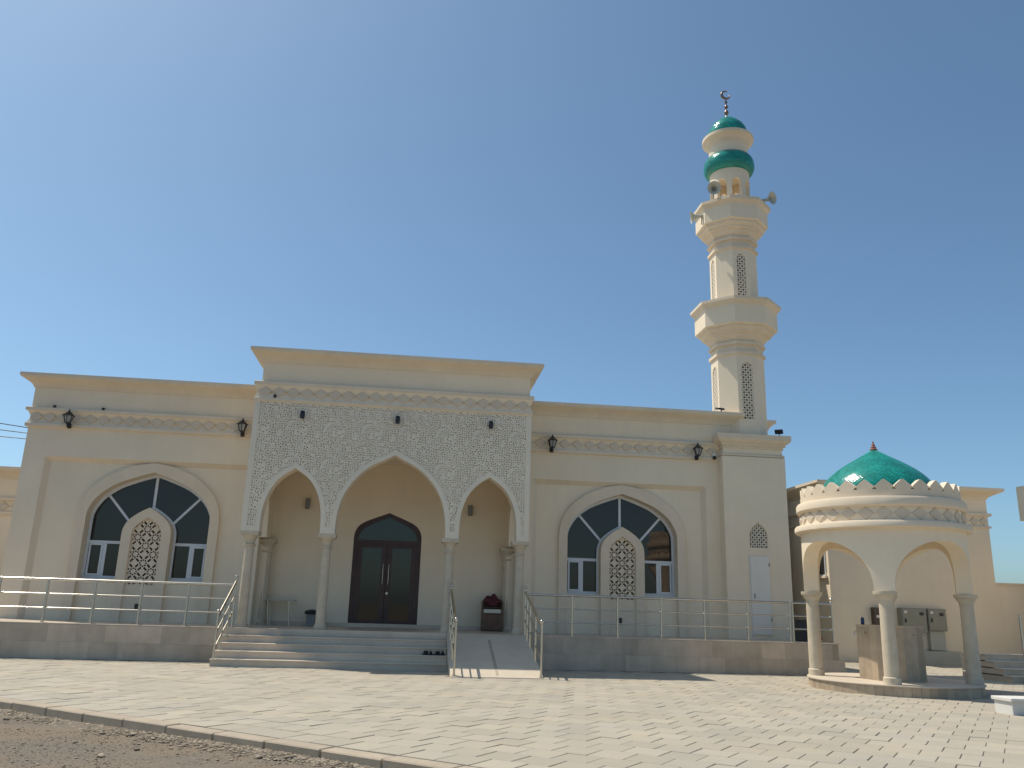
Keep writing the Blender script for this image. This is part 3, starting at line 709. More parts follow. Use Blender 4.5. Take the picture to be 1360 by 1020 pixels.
def pierced(parent, tab, zb, T, yf, yb, pitch=0.062, hx=0.0205):
    hw = tab[0][0]
    def f(X, Z):
        reg = table_sdf([(hw+0.01, zb)]+[(h+0.008, z+0.008) for h, z in tab], 0, X, Z, zb-0.005)
        i = np.floor(X/pitch); j = np.floor((Z-zb)/pitch); a = np.abs(frac(X/pitch)-0.5)*pitch; b_ = np.abs(frac((Z-zb)/pitch)-0.5)*pitch
        odd = (i+j) % 2; hs_ = np.where(odd > 0, hx*1.28, hx*0.85); hole = np.where(odd > 0, np.maximum(a, b_), (a+b_)*0.78)-hs_
        return np.minimum(reg, np.maximum(hole, 0.014-reg))
    perforate('pierced_screen', f, -hw-0.02, hw+0.02, zb-0.02, tab[-1][1]+0.03, 0.0085, yf, yb, 'screen_white', parent, T=T)
pierced(minaret, L_T, 3.09, lambda x, y, z: (x+9.20, y, z), 1.735, 1.77)
MB().box(8.92, 9.45, 1.66, 1.699, 0.86, 2.87).build('service_door', 'white_paint', minaret, bevel=0.006)
sd = bpy.data.objects['service_door']
MB().box(8.905, 8.93, 1.69, 1.699, 0.80, 2.89).build('door_frame', 'white_frame', sd); MB().box(8.99, 9.01, 1.64, 1.662, 1.78, 1.90).build('handle', 'grey_metal', sd)
for z in (1.2, 2.6): MB().box(9.425, 9.45, 1.648, 1.662, z, z+0.1).build('hinge', 'grey_metal', sd)
def oct_shaft(r, z0, z1, lt, name):
    ap = r*math.cos(OP); hw = r*math.sin(OP); mb = MB()
    for k_ in range(8):
        a = k_*math.pi/4; nx, ny = math.cos(a), math.sin(a); tx, ty = -ny, nx
        T = (lambda nx, ny, tx, ty: lambda x, y, z: (AX+nx*(ap-y)-tx*x*(1-y/ap), AY+ny*(ap-y)-ty*x*(1-y/ap), z))(nx, ny, tx, ty)
        ops = [(0, lt[0], lt[1])] if k_ % 2 == 0 and k_ in (4, 6) else []
        mb.wall(-hw, hw, z0, z1, ops, 0, 0.14, T)
        if ops: pierced(minaret, lt[0], lt[1], T, 0.02, 0.045, 0.074, 0.0245)
    return mb.build(name, 'plaster', minaret)
def lat_tab(hw, zt): return smooth_table([(hw, zt-0.25), (hw*0.96, zt-0.14), (hw*0.7, zt-0.06), (hw*0.3, zt-0.015), (0.0, zt)], 2)
oct_shaft(0.755, 6.15, 8.62, (lat_tab(0.175, 8.33), 6.66), 'lower_shaft')
oct_shaft(0.69, 10.08, 11.9, (lat_tab(0.14, 11.72), 10.25), 'upper_shaft')
def octa(prof, name, m='plaster'): return MB().lathe(prof, 8, (AX, AY, 0), OP).build(name, m, minaret)
s1 = 0.755
octa([(s1-0.02, 8.57), (s1+0.055, 8.57), (s1+0.055, 8.66), (s1-0.01, 8.66), (s1-0.01, 8.86), (s1+0.06, 8.86), (s1+0.06, 8.95), (s1, 8.96), (s1+0.05, 9.04), (s1+0.14, 9.13),
      (s1+0.15, 9.17), (s1+0.24, 9.2), (s1+0.25, 9.24), (s1+0.34, 9.31), (s1+0.35, 9.37), (1.17, 9.40)], 'lower_corbel', 'trim')
octa([(1.17, 9.38), (1.19, 9.40), (1.19, 9.98)], 'lower_balcony_parapet')
octa([(1.19, 9.94), (1.21, 9.96), (1.30, 10.06), (1.315, 10.07), (1.315, 10.15), (1.1, 10.15), (1.08, 10.05), (0.5, 10.05)], 'lower_balcony_cornice', 'trim')
s2 = 0.69
octa([(s2-0.02, 11.88), (s2+0.055, 11.88), (s2+0.055, 11.96), (s2-0.01, 11.96), (s2-0.01, 12.16), (s2+0.06, 12.16), (s2+0.06, 12.25), (s2, 12.26), (s2+0.05, 12.34), (s2+0.13, 12.43),
      (s2+0.14, 12.47), (s2+0.22, 12.5), (s2+0.23, 12.55), (s2+0.31, 12.62), (s2+0.32, 12.69), (1.05, 12.72)], 'upper_corbel', 'trim')
octa([(1.05, 12.70), (1.075, 12.72), (1.075, 13.22)], 'upper_balcony_parapet')
octa([(1.075, 13.18), (1.09, 13.2), (1.165, 13.28), (1.18, 13.29), (1.18, 13.38), (1.0, 13.38), (0.98, 13.3), (0.4, 13.3)], 'upper_balcony_cornice', 'trim')
# lantern: ring of piers with round arches
CR = 0.60; ns = 8; arc = 2*math.pi*CR/ns
TL = lambda x, y, z: (AX+(CR-y)*math.cos(x/CR+R(22.2)), AY+(CR-y)*math.sin(x/CR+R(22.2)), z)
la = smooth_table([(0.155, 14.05), (0.145, 14.13), (0.11, 14.2), (0.06, 14.245), (0.0, 14.26)], 2)
lm = MB(); lm.wall(0, 2*math.pi*CR, 13.30, 14.70, [((i+0.5)*arc, la, 13.2) for i in range(ns)], 0, 0.13, TL, dx=0.08)
lm.build('lantern_wall', 'plaster', minaret, smooth=30)
MB().lathe([(0.47, 14.5), (0.47, 14.52), (0.1, 14.55)], 24, (AX, AY, 0)).build('lantern_ceiling', 'plaster', minaret)
def tile_net(prof, name, n, parent, c, m='dome_tile'):
    """diagonal net of small glazed tiles over a surface of revolution; prof (r,z) from bottom to top"""
    P = [Vector(p) for p in prof]; S = [0]
    for a, b in zip(P[:-1], P[1:]): S.append(S[-1]+(b-a).length)
    def at(s):
        s = min(max(s, 0), S[-1])
        for i in range(len(P)-1):
            if s <= S[i+1]+1e-9: t = (s-S[i])/(S[i+1]-S[i]); return P[i].lerp(P[i+1], t), (P[i+1]-P[i]).normalized()
        return P[-1], (P[-1]-P[-2]).normalized()
    base = MB().lathe([(p.x-0.008*(1 if p.x > .02 else 0), p.y) for p in P], 48, c)
    grout = base.build(name, 'tile_grout', parent, smooth=40)
    mb = MB(); s = 0.0; row = 0; da = 2*math.pi/n
    while s < S[-1]-0.01:
        p, t = at(s); h = min(max(p.x*da*0.5, 0.02), 0.06) ; hh = h
        for j in range(n):
            a0 = (j+(0.5 if row % 2 else 0))*da; cs = []
            for (du, ds) in ((0, -hh), (0.5, 0), (0, hh), (-0.5, 0)):
                q, tt = at(s+ds*0.86); nr = Vector((tt.y, -tt.x)); rr_ = q.x; a = a0+du*da*0.86
                cs.append(((c[0]+rr_*math.cos(a), c[1]+rr_*math.sin(a), c[2]+q.y), nr, a))
            cen, tc = at(s); nr = Vector((tc.y, -tc.x)); pc = (c[0]+(cen.x+nr.x*0.006)*math.cos(a0), c[1]+(cen.x+nr.x*0.006)*math.sin(a0), c[2]+cen.y+nr.y*0.006)
            k_ = len(mb.v); mb.v += [x[0] for x in cs]+[pc]
            mb.f += [(k_, k_+1, k_+4), (k_+1, k_+2, k_+4), (k_+2, k_+3, k_+4), (k_+3, k_, k_+4)]
        s += hh; row += 1
    to = mb.build('dome_tiles', m, grout, merge=False, org=c, smooth=170); to['kind'] = 'stuff'; return grout
cM = (AX, AY, 0)
ring = [(0.60, 14.60), (0.67, 14.62), (0.735, 14.69), (0.77, 14.79), (0.775, 14.88), (0.76, 14.99), (0.725, 15.09), (0.665, 15.17), (0.59, 15.22)]
tile_net(ring, 'green_tile_ring', 64, minaret, cM)
MB().lathe([(0.595, 15.15), (0.595, 15.6)], 40, cM).build('drum', 'plaster', minaret, smooth=40)
MB().lathe([(0.58, 15.52), (0.61, 15.54), (0.62, 15.58), (0.67, 15.65), (0.74, 15.72), (0.775, 15.76), (0.79, 15.765), (0.79, 15.86), (0.62, 15.93), (0.3, 15.96)], 40, cM).build('top_cornice', 'trim', minaret, smooth=35)
tile_net([(0.63, 15.92), (0.625, 16.03), (0.585, 16.19), (0.505, 16.34), (0.39, 16.47), (0.255, 16.58), (0.12, 16.665), (0.03, 16.71)], 'dome', 48, minaret, cM)
fin = MB().lathe([(0.05, 0), (0.03, 0.05), (0.02, 0.09), (0.055, 0.13), (0.075, 0.18), (0.055, 0.235), (0.02, 0.27), (0.018, 0.31), (0.045, 0.34), (0.065, 0.385), (0.045, 0.43), (0.018, 0.46), (0.016, 0.51), (0.04, 0.535), (0.048, 0.565), (0.03, 0.6), (0.014, 0.63), (0.012, 0.70)], 16, (AX, AY, 16.70)).build('finial', 'finial_metal', minaret, smooth=50)
pts = []; rad = []
for i in range(25):
    a = R(62)+R(250+66)*i/24*0.97; pts.append((AX+0.135*math.cos(a), AY-0.0, 17.53+0.135*math.sin(a))); rad.append(0.008+0.034*math.sin(math.pi*i/24)**0.8)
MB().tube(pts, rad, 8).build('crescent', 'finial_metal', fin, smooth=60)
# loudspeaker horns on the balconies
def horn(loc, aim, label):
    t = thing('loudspeaker_horn', label, 'loudspeaker', loc, None)
    q = Vector(aim).normalized().to_track_quat('Z', 'Y'); hb = MB().lathe([(0.05, -0.22), (0.06, -0.2), (0.06, -0.1), (0.04, -0.09), (0.05, 0.0), (0.075, 0.08), (0.12, 0.15), (0.185, 0.20), (0.2, 0.205), (0.19, 0.195), (0.12, 0.14), (0.07, 0.07), (0.03, 0.0)], 24)
    hb.v = [tuple(q @ Vector(v)+Vector(loc)) for v in hb.v]; hb.build('horn', 'horn_grey', t, smooth=50)
    dr = MB().lathe([(0.03, 0.0), (0.05, 0.02), (0.045, 0.06), (0.005, 0.08)], 12); dr.v = [tuple(q @ Vector(v)+Vector(loc)) for v in dr.v]; dr.build('reflex_cone', 'grey_metal', t, smooth=50)
    b = Vector(loc)-Vector(aim).normalized()*0.12; MB().tube([b, b+Vector((0, 0, -0.28))], 0.015, 6).build('bracket', 'grey_metal', t)
horn((8.28, 1.62, 13.58), (-0.3, -1.0, -0.3), 'grey loudspeaker horn facing the forecourt on the upper balcony of the minaret')
horn((10.10, 2.0, 13.60), (0.5, -0.86, -0.12), 'grey loudspeaker horn turned sideways at the balcony edge away from the porch')
horn((8.02, 2.35, 13.02), (-1.0, 0.25, -0.1), 'grey loudspeaker horn hung on the balcony side towards the porch, below the other horns')

# ------------------------------------------------------------------ fittings on the facade
def lantern(x, y, z, label):
    t = thing('wall_lantern', label, 'lantern', (x, y, z), 'black wall lanterns on the mosque facade')
    bk = MB().lathe([(0.05, -0.20), (0.055, -0.12), (0.03, -0.08)], 8, (x, y+0.12, z)); bk.tube([(x, y+0.14, z-0.16), (x, y+0.06, z-0.22), (x, y, z-0.18), (x, y, z-0.10)], 0.02, 6); bk.tube([(x, y+0.14, z-0.12), (x, y+0.14, z-0.22)], 0.05, 8)
    bk.build('bracket', 'black_metal', t, smooth=40)
    cg = MB()
    for k_ in range(6):
        a = R(30+60*k_); cg.tube([(x+0.065*math.cos(a), y+0.065*math.sin(a), z-0.10), (x+0.115*math.cos(a), y+0.115*math.sin(a), z+0.07)], 0.011, 4)
    cg.lathe([(0.03, -0.14), (0.07, -0.11), (0.07, -0.095)], 6, (x, y, z), R(30)); cg.build('cage', 'black_metal', t, merge=False)
    MB().lathe([(0.058, -0.095), (0.102, 0.07)], 6, (x, y, z), R(30)).build('lamp_glass', 'lamp_glass', t)
    MB().lathe([(0.15, 0.07), (0.15, 0.083), (0.09, 0.13), (0.05, 0.17), (0.022, 0.185), (0.03, 0.2), (0.012, 0.225), (0.004, 0.26)], 6, (x, y, z), R(30)).build('roof', 'black_metal', t)
for x, z, lb in ((-8.86, 5.65, 'black wall lantern on the diamond band near the outer corner by the overhead wires'), (-4.57, 5.66, 'black wall lantern on the diamond band beside the carved screen, above the folding table side'),
                 (3.57, 5.66, 'black wall lantern on the diamond band beside the porch, on its ramp side'), (7.62, 5.65, 'black wall lantern on the diamond band next to the minaret base')):
    lantern(x, 1.80, z, lb)
for x, lb in ((-2.82, 'small black spotlight on the carved screen above the arch in front of the folding table'), (-0.55, 'small black spotlight on the carved screen above the tall middle arch'), (1.73, 'small black spotlight on the carved screen above the arch behind the ramp')):
    t = thing('spotlight', lb, 'spotlight', (x, -0.02, 5.68), 'spotlights on the porch screen')
    MB().lathe([(0.05, -0.09), (0.055, -0.085), (0.055, 0.08), (0.045, 0.095)], 14, (x, -0.03, 5.68)).build('body', 'black_metal', t, smooth=40)
    MB().box(x-0.02, x+0.02, 0.02, 0.075, 5.66, 5.70).build('bracket', 'black_metal', t)
for x, lb in ((-2.84, 'grey up and down wall lamp over the folding table in the porch'), (1.49, 'grey up and down wall lamp over the shoe cabinet in the porch')):
    t = thing('wall_lamp', lb, 'wall lamp', (x, 2.7, 3.86))
    MB().lathe([(0.05, -0.14), (0.06, -0.135), (0.06, 0.135), (0.05, 0.14)], 14, (x, 2.66, 3.86)).build('body', 'grey_metal', t, smooth=40)
    MB().box(x-0.04, x+0.04, 2.70, 2.748, 3.80, 3.92).build('mount', 'grey_metal', t)
t = thing('security_camera', 'small white bracket camera with black dome beside the minaret base', 'camera', (8.13, 1.97, 5.53))
MB().box(8.09, 8.17, 1.93, 2.02, 5.555, 5.66).build('bracket', 'white_paint', t, bevel=0.006); MB().sphere((8.13, 1.92, 5.515), 0.055, 14).build('dome', 'black_metal', t, smooth=60)
def flood(loc, label, tilt, rz):
    t = thing('floodlight', label, 'floodlight', loc)
    q = Matrix.Rotation(rz, 3, 'Z') @ Matrix.Rotation(tilt, 3, 'X')
    b = MB().box(-0.11, 0.11, -0.03, 0.02, 0.0, 0.16); b.v = [tuple(q @ Vector(v)+Vector(loc)+Vector((0, 0, 0.08))) for v in b.v]; h = b.build('housing', 'black_metal', t, bevel=0.008)
    g = MB().box(-0.09, 0.09, -0.036, -0.031, 0.02, 0.14); g.v = [tuple(q @ Vector(v)+Vector(loc)+Vector((0, 0, 0.08))) for v in g.v]; g.build('lens', 'lamp_glass', h)
    MB().tube([Vector(loc), Vector(loc)+Vector((0, 0, 0.12))], 0.014, 6).build('stand', 'black_metal', t)
flood((8.33, 1.80, 6.80), 'black floodlight on the roof edge in front of the octagonal shaft', R(-75), R(10))
flood((9.93, 1.68, 6.16), 'black floodlight tilted up on the outer corner of the minaret base', R(-62), R(150))
for x, y, z, lb in ((-9.31, 1.97, 5.95, 'tiny black uplight on the band ledge near the outer facade corner'), (-8.12, 1.97, 5.95, 'tiny black uplight on the band ledge between outer lantern and window arch')):
    t = thing('uplight', lb, 'uplight', (x, y, z)); MB().lathe([(0.03, 0), (0.03, 0.03), (0.045, 0.05), (0.04, 0.06)], 10, (x, y, z)).build('body', 'black_metal', t)
t = thing('uplight', 'tiny black uplight on the lower ledge of the porch band', 'uplight', (-3.52, YP-0.02, 6.076)); MB().lathe([(0.028, 0), (0.03, 0.04), (0.045, 0.06), (0.04, 0.07)], 10, (-3.52, YP-0.02, 6.076)).build('body', 'black_metal', t)
for x, lb in ((-6.66, 'small black outlet box under the pierced niche in the wing by the wires'), (5.50, 'small black outlet box under the pierced niche beside the minaret')):
    t = thing('outlet_box', lb, 'outlet box', (x, 2.11, 1.06)); MB().box(x-0.035, x+0.035, 2.085, 2.129, 1.03, 1.18).build('cover', 'black_metal', t, bevel=0.006)

# ------------------------------------------------------------------ porch things
t = thing('folding_table', 'light folding table with thin legs against the porch wall', 'table', (-3.26, 2.42, 0.75))
MB().box(-3.64, -2.88, 2.22, 2.62, 1.36, 1.385).build('tabletop', 'cabinet_light', t, bevel=0.004)
for x, dx in ((-3.55, 0.05), (-3.05, 0.06)):
    for y, dy in ((2.27, 0), (2.57, 0)): MB().tube([(x, y, 1.36), (x+dx, y, 0.752)], 0.013, 8).build('leg', 'steel', t, smooth=50)
    MB().tube([(x+dx*0.8, 2.27, 0.87), (x+dx*0.8, 2.57, 0.87)], 0.01, 6).build('brace', 'steel', t)
t = thing('waste_bin', 'grey waste bin with black lid behind the porch column', 'bin', (-2.47, 2.5, 0.75))
bb = MB(); bb.add([(-2.56,2.40,0.752),(-2.38,2.40,0.752),(-2.38,2.60,0.752),(-2.56,2.60,0.752),(-2.59,2.37,1.05),(-2.35,2.37,1.05),(-2.35,2.63,1.05),(-2.59,2.63,1.05)], [(0,3,2,1),(4,5,6,7),(0,1,5,4),(1,2,6,5),(2,3,7,6),(3,0,4,7)])
bb.build('bin_body', 'grey_metal', t, bevel=0.01); MB().lathe([(0.17, 1.05), (0.18, 1.08), (0.15, 1.13), (0.06, 1.16)], 14, (-2.47, 2.5, 0)).build('lid', 'black_metal', t, smooth=40)
t = thing('shoe_cabinet', 'small brown wooden cabinet with open shelves on the porch floor', 'cabinet', (2.14, 2.42, 0.75))
cb = MB(); cb.box(1.88, 1.90, 2.22, 2.60, 0.752, 1.50); cb.box(2.38, 2.40, 2.22, 2.60, 0.752, 1.50); cb.box(1.90, 2.38, 2.58, 2.60, 0.752, 1.50); cb.box(1.90, 2.38, 2.225, 2.58, 0.76, 0.79)
cb.build('carcass', 'wood', t, merge=False)
for z in (1.18, 1.33, 1.485): MB().box(1.90, 2.38, 2.225, 2.58, z, z+0.018).build('shelf', 'wood', t)
MB().box(1.865, 2.415, 2.195, 2.22, 0.79, 1.175).build('cabinet_door', 'wood', t, bevel=0.004)
MB().box(1.91, 2.37, 2.24, 2.56, 1.2, 1.30).build('folded_mat', 'screen_white', t, bevel=0.01)
cl = MB(); n_ = 14; vs = []
for j in range(n_+1):
    for i in range(n_+1):
        u_, v_ = i/n_*2-1, j/n_*2-1; rr_ = math.hypot(u_, v_)
        vs.append((2.14+u_*0.24, 2.40+v_*0.18, 1.51+max(0, 0.14*(1-rr_**2))*(1+0.35*math.sin(7*u_+3*v_))+0.012*math.sin(11*v_+5*u_)))
cl.add(vs, [(j*(n_+1)+i, j*(n_+1)+i+1, (j+1)*(n_+1)+i+1, (j+1)*(n_+1)+i) for j in range(n_) for i in range(n_)])
cl.add([(1.98, 2.19, 1.515), (2.24, 2.19, 1.515), (2.25, 2.185, 1.40), (2.16, 2.183, 1.37), (2.02, 2.186, 1.42), (1.98, 2.24, 1.52), (2.24, 2.24, 1.52)], [(0, 1, 2, 3, 4), (0, 5, 6, 1)])
tag(cl.build('red_cloth', 'red_cloth', smooth=60), 'crumpled dark red cloth on top of the shoe cabinet', 'cloth')
def sandal(x, y, z, rz, label):
    t = thing('sandal', label, 'sandal', (x, y, z), 'black sandals on the marble steps'); c_, s_ = math.cos(rz), math.sin(rz)
    def W(p): return (x+p[0]*c_-p[1]*s_, y+p[0]*s_+p[1]*c_, z+p[2])
    ol = [(0.045*math.sin(a)*(1.12 if math.cos(a) > 0 else 0.85), 0.135*math.cos(a)) for a in [2*math.pi*k/18 for k in range(18)]]
    mb = MB(); mb.v = [W((a, b, 0.002)) for a, b in ol]+[W((a, b, 0.028)) for a, b in ol]; mb.f = [tuple(range(17, -1, -1)), tuple(range(18, 36))]+[(i, (i+1) % 18, 18+(i+1) % 18, 18+i) for i in range(18)]
    mb.build('sole', 'rubber', t)
    for yy in (0.02, 0.045, 0.07, -0.07): MB().tube([W((-0.046, yy, 0.02)), W((-0.036, yy, 0.06)), W((0, yy, 0.075)), W((0.036, yy, 0.06)), W((0.046, yy, 0.02))], 0.018, 6).build('strap', 'rubber', t, smooth=50)
sandal(0.46, -0.70, 0.30, R(70), 'black sandal on a marble step near the ramp handrail'); sandal(0.72, -0.71, 0.30, R(105), 'black sandal on a marble step near the ramp handrail')
# things at the end of the terrace
for k_, (x, z) in enumerate(((9.93, 0.752), (9.95, 1.02))):
    t = thing('plastic_crate', ('lower', 'upper')[k_]+' black plastic crate of the stack behind the terrace handrail', 'crate', (x, 0.9, z))
    cr = MB(); h = 0.255
    for q in ((x-.17, x-.15, .73, 1.07), (x+.15, x+.17, .73, 1.07), (x-.15, x+.15, .73, .75), (x-.15, x+.15, 1.05, 1.07)): cr.box(*q, z+0.02, z+h)
    cr.build('sides', 'black_metal', t, merge=False); MB().box(x-.17, x+.17, .73, 1.07, z, z+0.02).build('bottom', 'black_metal', t)
    MB().box(x-.178, x+.178, .722, .729, z+h-0.04, z+h).build('rim', 'black_metal', t)
t = thing('broom', 'broom with red plastic head leaning at the terrace end', 'broom', (10.2, 0.7, 0.75))
MB().tube([(10.22, 0.7, 0.86), (10.16, 0.9, 1.34)], 0.014, 8).build('handle', 'blue_plastic', t, smooth=50); MB().box(10.13, 10.30, 0.66, 0.74, 0.80, 0.87).build('head', 'red_plastic', t, bevel=0.01)
br = MB()
for i in range(9): br.tube([(10.14+i*0.018, 0.7, 0.80), (10.135+i*0.0195, 0.7, 0.752)], 0.008, 5)
br.build('bristles', 'red_plastic', t, merge=False)

# ------------------------------------------------------------------ domed ablution pavilion
GX, GY = 9.68, -3.42; VA = math.atan2(GY+CAMD, GX)           # view azimuth
pav = thing('pavilion', 'round cream pavilion with green tiled dome on stone columns', 'pavilion', (GX, GY, 0))
cG = (GX, GY, 0)
MB().lathe([(1.575, -0.05), (1.575, 0.168), (1.0, 0.168)], 72, cG).build('plinth', 'travertine', pav, smooth=40)
pt = MB(); nt_ = 64
a_ = math.pi/nt_*0.975
pt.add([(1.60*math.cos(s*a_), 1.60*math.sin(s*a_), z) for z in (-0.02, 0.165) for s in (-1, 1)]+[(1.57*math.cos(s*a_), 1.57*math.sin(s*a_), z) for z in (-0.02, 0.165) for s in (-1, 1)],
       [(0, 1, 3, 2), (4, 6, 7, 5), (0, 2, 6, 4), (1, 5, 7, 3), (2, 3, 7, 6)])
t0 = pt.build('plinth_tile', 'travertine', pav, org=(0, 0, 0)); t0.location = (0, 0, 0)
for i in range(1, nt_): copy_part(t0, pav, cG, 2*math.pi*i/nt_)
MB().lathe([(1.60, 0.167), (1.625, 0.170), (1.63, 0.185), (1.625, 0.2), (0.3, 0.2)], 72, cG).build('floor_slab', 'ramp_stone', pav, smooth=30)
for k_ in range(4):
    a = VA+math.pi+k_*math.pi/2-0.01; x, y = GX+1.44*math.cos(a), GY+1.44*math.sin(a)
    c = MB().lathe([(0.135, 0.12), (0.135, 0.5), (0.125, 1.47)], 28, (x, y, 0.2)).build('column', 'column_stone', pav, smooth=40)
    MB().lathe([(0.158, 0), (0.158, 0.115), (0.15, 0.125), (0.136, 0.13)], 28, (x, y, 0.2)).build('base', 'column_stone', c, smooth=35)
    MB().lathe([(0.126, -0.22), (0.135, -0.21), (0.13, -0.19), (0.135, -0.16), (0.175, -0.11), (0.18, -0.075), (0.21, -0.07), (0.215, -0.06), (0.215, 0.0)], 28, (x, y, 1.87)).build('capital', 'column_stone', c, smooth=35)
DR = 1.58; q_ = 2*math.pi*DR/4
TG = lambda x, y, z: (GX+(DR-y)*math.cos(x/DR+VA+math.pi-0.01), GY+(DR-y)*math.sin(x/DR+VA+math.pi-0.01), z)
GA = [(1.055*math.cos(t), 1.92+0.92*math.sin(t)**0.92) for t in [math.pi/2*i/16 for i in range(17)]]; GA[-1] = (0.0, GA[-1][1]); GA[0] = (1.055, 1.90)
MB().wall(0, 4*q_, 1.87, 3.10, [((i+0.5)*q_, GA, 0) for i in range(4)], 0, 0.29, TG, dx=0.09).build('drum', 'plaster', pav, smooth=30)
MB().lathe([(1.30, 3.0), (1.30, 3.05), (0.2, 3.3)], 48, cG).build('ceiling', 'plaster', pav, smooth=30)
MB().lathe([(1.5, 3.05), (1.66, 3.05), (1.70, 3.075), (1.70, 3.16), (1.68, 3.19), (1.58, 3.205), (1.5, 3.21)], 96, cG).build('lower_ring', 'trim', pav, smooth=35)
MB().lathe([(1.565, 3.16), (1.565, 3.50), (1.3, 3.5)], 96, cG).build('band', 'plaster', pav, smooth=35)
nd = 30; me = diamond_mesh(2*math.pi*1.57/nd*0.98, 0.265, 0.03)
for i in range(nd):
    a = 2*math.pi*i/nd+0.05; o = link('diamond', me, pav, (GX+1.555*math.cos(a), GY+1.555*math.sin(a), 3.335)); o.rotation_euler = (0, 0, a+math.pi/2)
MB().lathe([(1.5, 3.46), (1.61, 3.46), (1.645, 3.50), (1.645, 3.62), (1.62, 3.66), (1.55, 3.67), (1.55, 3.80), (1.40, 3.80), (1.40, 3.5)], 96, cG).build('upper_ring', 'trim', pav, smooth=35)
nm = 28; wv = 2*math.pi*1.54/nm/2
mp_ = [(-wv*0.74, 3.795), (wv*0.74, 3.795), (wv*0.95, 3.84), (wv*0.95, 3.865), (wv*0.16, 3.985), (0.0, 3.998), (-wv*0.16, 3.985), (-wv*0.95, 3.865), (-wv*0.95, 3.84)]
m0 = MB().extrude([(x, z) for x, z in mp_], -1.545, -1.42).build('merlon', 'trim', pav, org=(0, 0, 0)); m0.location = (0, 0, 0)
WLOC[m0.name] = Vector(cG)
for i in range(1, nm): copy_part(m0, pav, cG, 2*math.pi*i/nm)
tile_net(smooth_table([(1.16, 3.62), (1.16, 3.85), (1.10, 4.03), (0.975, 4.21), (0.785, 4.38), (0.555, 4.535), (0.33, 4.665), (0.14, 4.78), (0.05, 4.84)], 3), 'dome', 84, pav, cG)
MB().lathe([(0.075, 0), (0.08, 0.03), (0.05, 0.05), (0.055, 0.08), (0.035, 0.1), (0.038, 0.13), (0.018, 0.15), (0.02, 0.175), (0.003, 0.215)], 14, (GX, GY, 4.83)).build('finial', 'finial_red', pav, smooth=40)
fnt = thing('washing_fountain', 'octagonal washing block clad in travertine under the domed pavilion', 'fountain', (GX, GY, 0.2))
fr_ = 0.655; fap = fr_*math.cos(OP); fhw = fr_*math.sin(OP)
MB().lathe([(fr_-0.025, 0.205), (fr_-0.025, 1.20)], 8, cG, OP+VA).build('core', 'joint_sand', fnt)
for k_ in range(8):
    a = VA+k_*math.pi/4; nx, ny = math.cos(a), math.sin(a); tx, ty = -ny, nx
    for j in range(3):
        x0, x1 = -fhw+2*fhw*j/3, -fhw+2*fhw*(j+1)/3
        MB().box(x0+0.001, x1-0.001, 0, 0.022, 0.202, 1.20, lambda x, y, z: (GX+nx*(fap-y)+tx*x, GY+ny*(fap-y)+ty*x, z)).build('tile', 'travertine', fnt)
    px, py = GX+nx*fap, GY+ny*fap
    tp = MB().tube([(px, py, 1.08), (px+nx*0.04, py+ny*0.04, 1.08), (px+nx*0.055, py+ny*0.055, 1.06), (px+nx*0.055, py+ny*0.055, 1.04)], 0.012, 8); tp.tube([(px+nx*0.04, py+ny*0.04, 1.08), (px+nx*0.04, py+ny*0.04, 1.115)], 0.01, 6)
    tp.build('tap', 'steel', fnt, smooth=50)
MB().lathe([(fr_+0.012, 1.20), (fr_+0.012, 1.235), (0.1, 1.235)], 8, cG, OP+VA).build('top_slab', 'travertine', fnt)
bx, by = GX-0.50*math.sin(VA), GY+0.50*math.cos(VA)     # standing on the far-left corner of the block
bx, by = GX-0.48*math.sin(VA)-0.1*math.cos(VA), GY+0.48*math.cos(VA)-0.1*math.sin(VA)
t = thing('soap_bottle', 'small dark blue soap bottle on the washing block', 'bottle', (bx, by, 1.235))
MB().lathe([(0.032, 0), (0.035, 0.01), (0.035, 0.12), (0.016, 0.145)], 14, (bx, by, 1.237)).build('body', 'blue_plastic', t, smooth=40)
MB().lathe([(0.014, 0.145), (0.014, 0.18), (0.03, 0.182), (0.028, 0.195)], 10, (bx, by, 1.237)).build('pump', 'white_paint', t)

# ------------------------------------------------------------------ building behind the pavilion, boundary wall, cabinets
abl = thing('annexe_building', 'plain cream building with diamond band behind the domed pavilion', 'building', (16.4, 9, 0))
MB().box(13.5, 19.3, 6.3, 16, -0.1, 5.55).build('wall', 'plaster', abl)
pA = [(13.5, 16), (13.5, 6.3), (19.3, 6.3), (19.3, 16)]
MB().sweep(pA, cornice(5.36, 5.72, 0.42)).build('cornice', 'trim', abl); MB().box(13.5, 19.3, 6.3, 16, 5.55, 5.71).build('roof', 'roof_deck', abl)
MB().sweep(pA, ledge(4.40, 4.47, 0.06)).build('lower_ledge', 'trim', abl); MB().sweep(pA, ledge(4.80, 4.90, 0.09)).build('upper_ledge', 'trim', abl)
diamonds(abl, (13.5, 6.299), (19.3, 6.299), 4.635, 0.30, 0.34); diamonds(abl, (13.499, 10.5), (13.499, 6.3), 4.635, 0.30, 0.34, face=-math.pi/2)
wd_ = MB().box(13.46, 13.499, 6.47, 7.35, 2.66, 3.6).build('window', 'white_frame', abl); MB().box(13.448, 13.459, 6.52, 7.30, 2.71, 3.55).build('pane', 'glass', wd_)
MB().box(13.40, 13.4995, 6.40, 7.42, 2.58, 2.655).build('sill', 'trim', abl)
bw = thing('boundary_wall', 'plain cream boundary wall beyond the annexe', 'wall', (27, 6.5, 0))
MB().box(19.3, 40, 6.35, 6.6, -0.1, 2.55).build('wall', 'plaster', bw); MB().box(19.31, 40, 6.31, 6.64, 2.55, 2.62).build('coping', 'trim', bw)
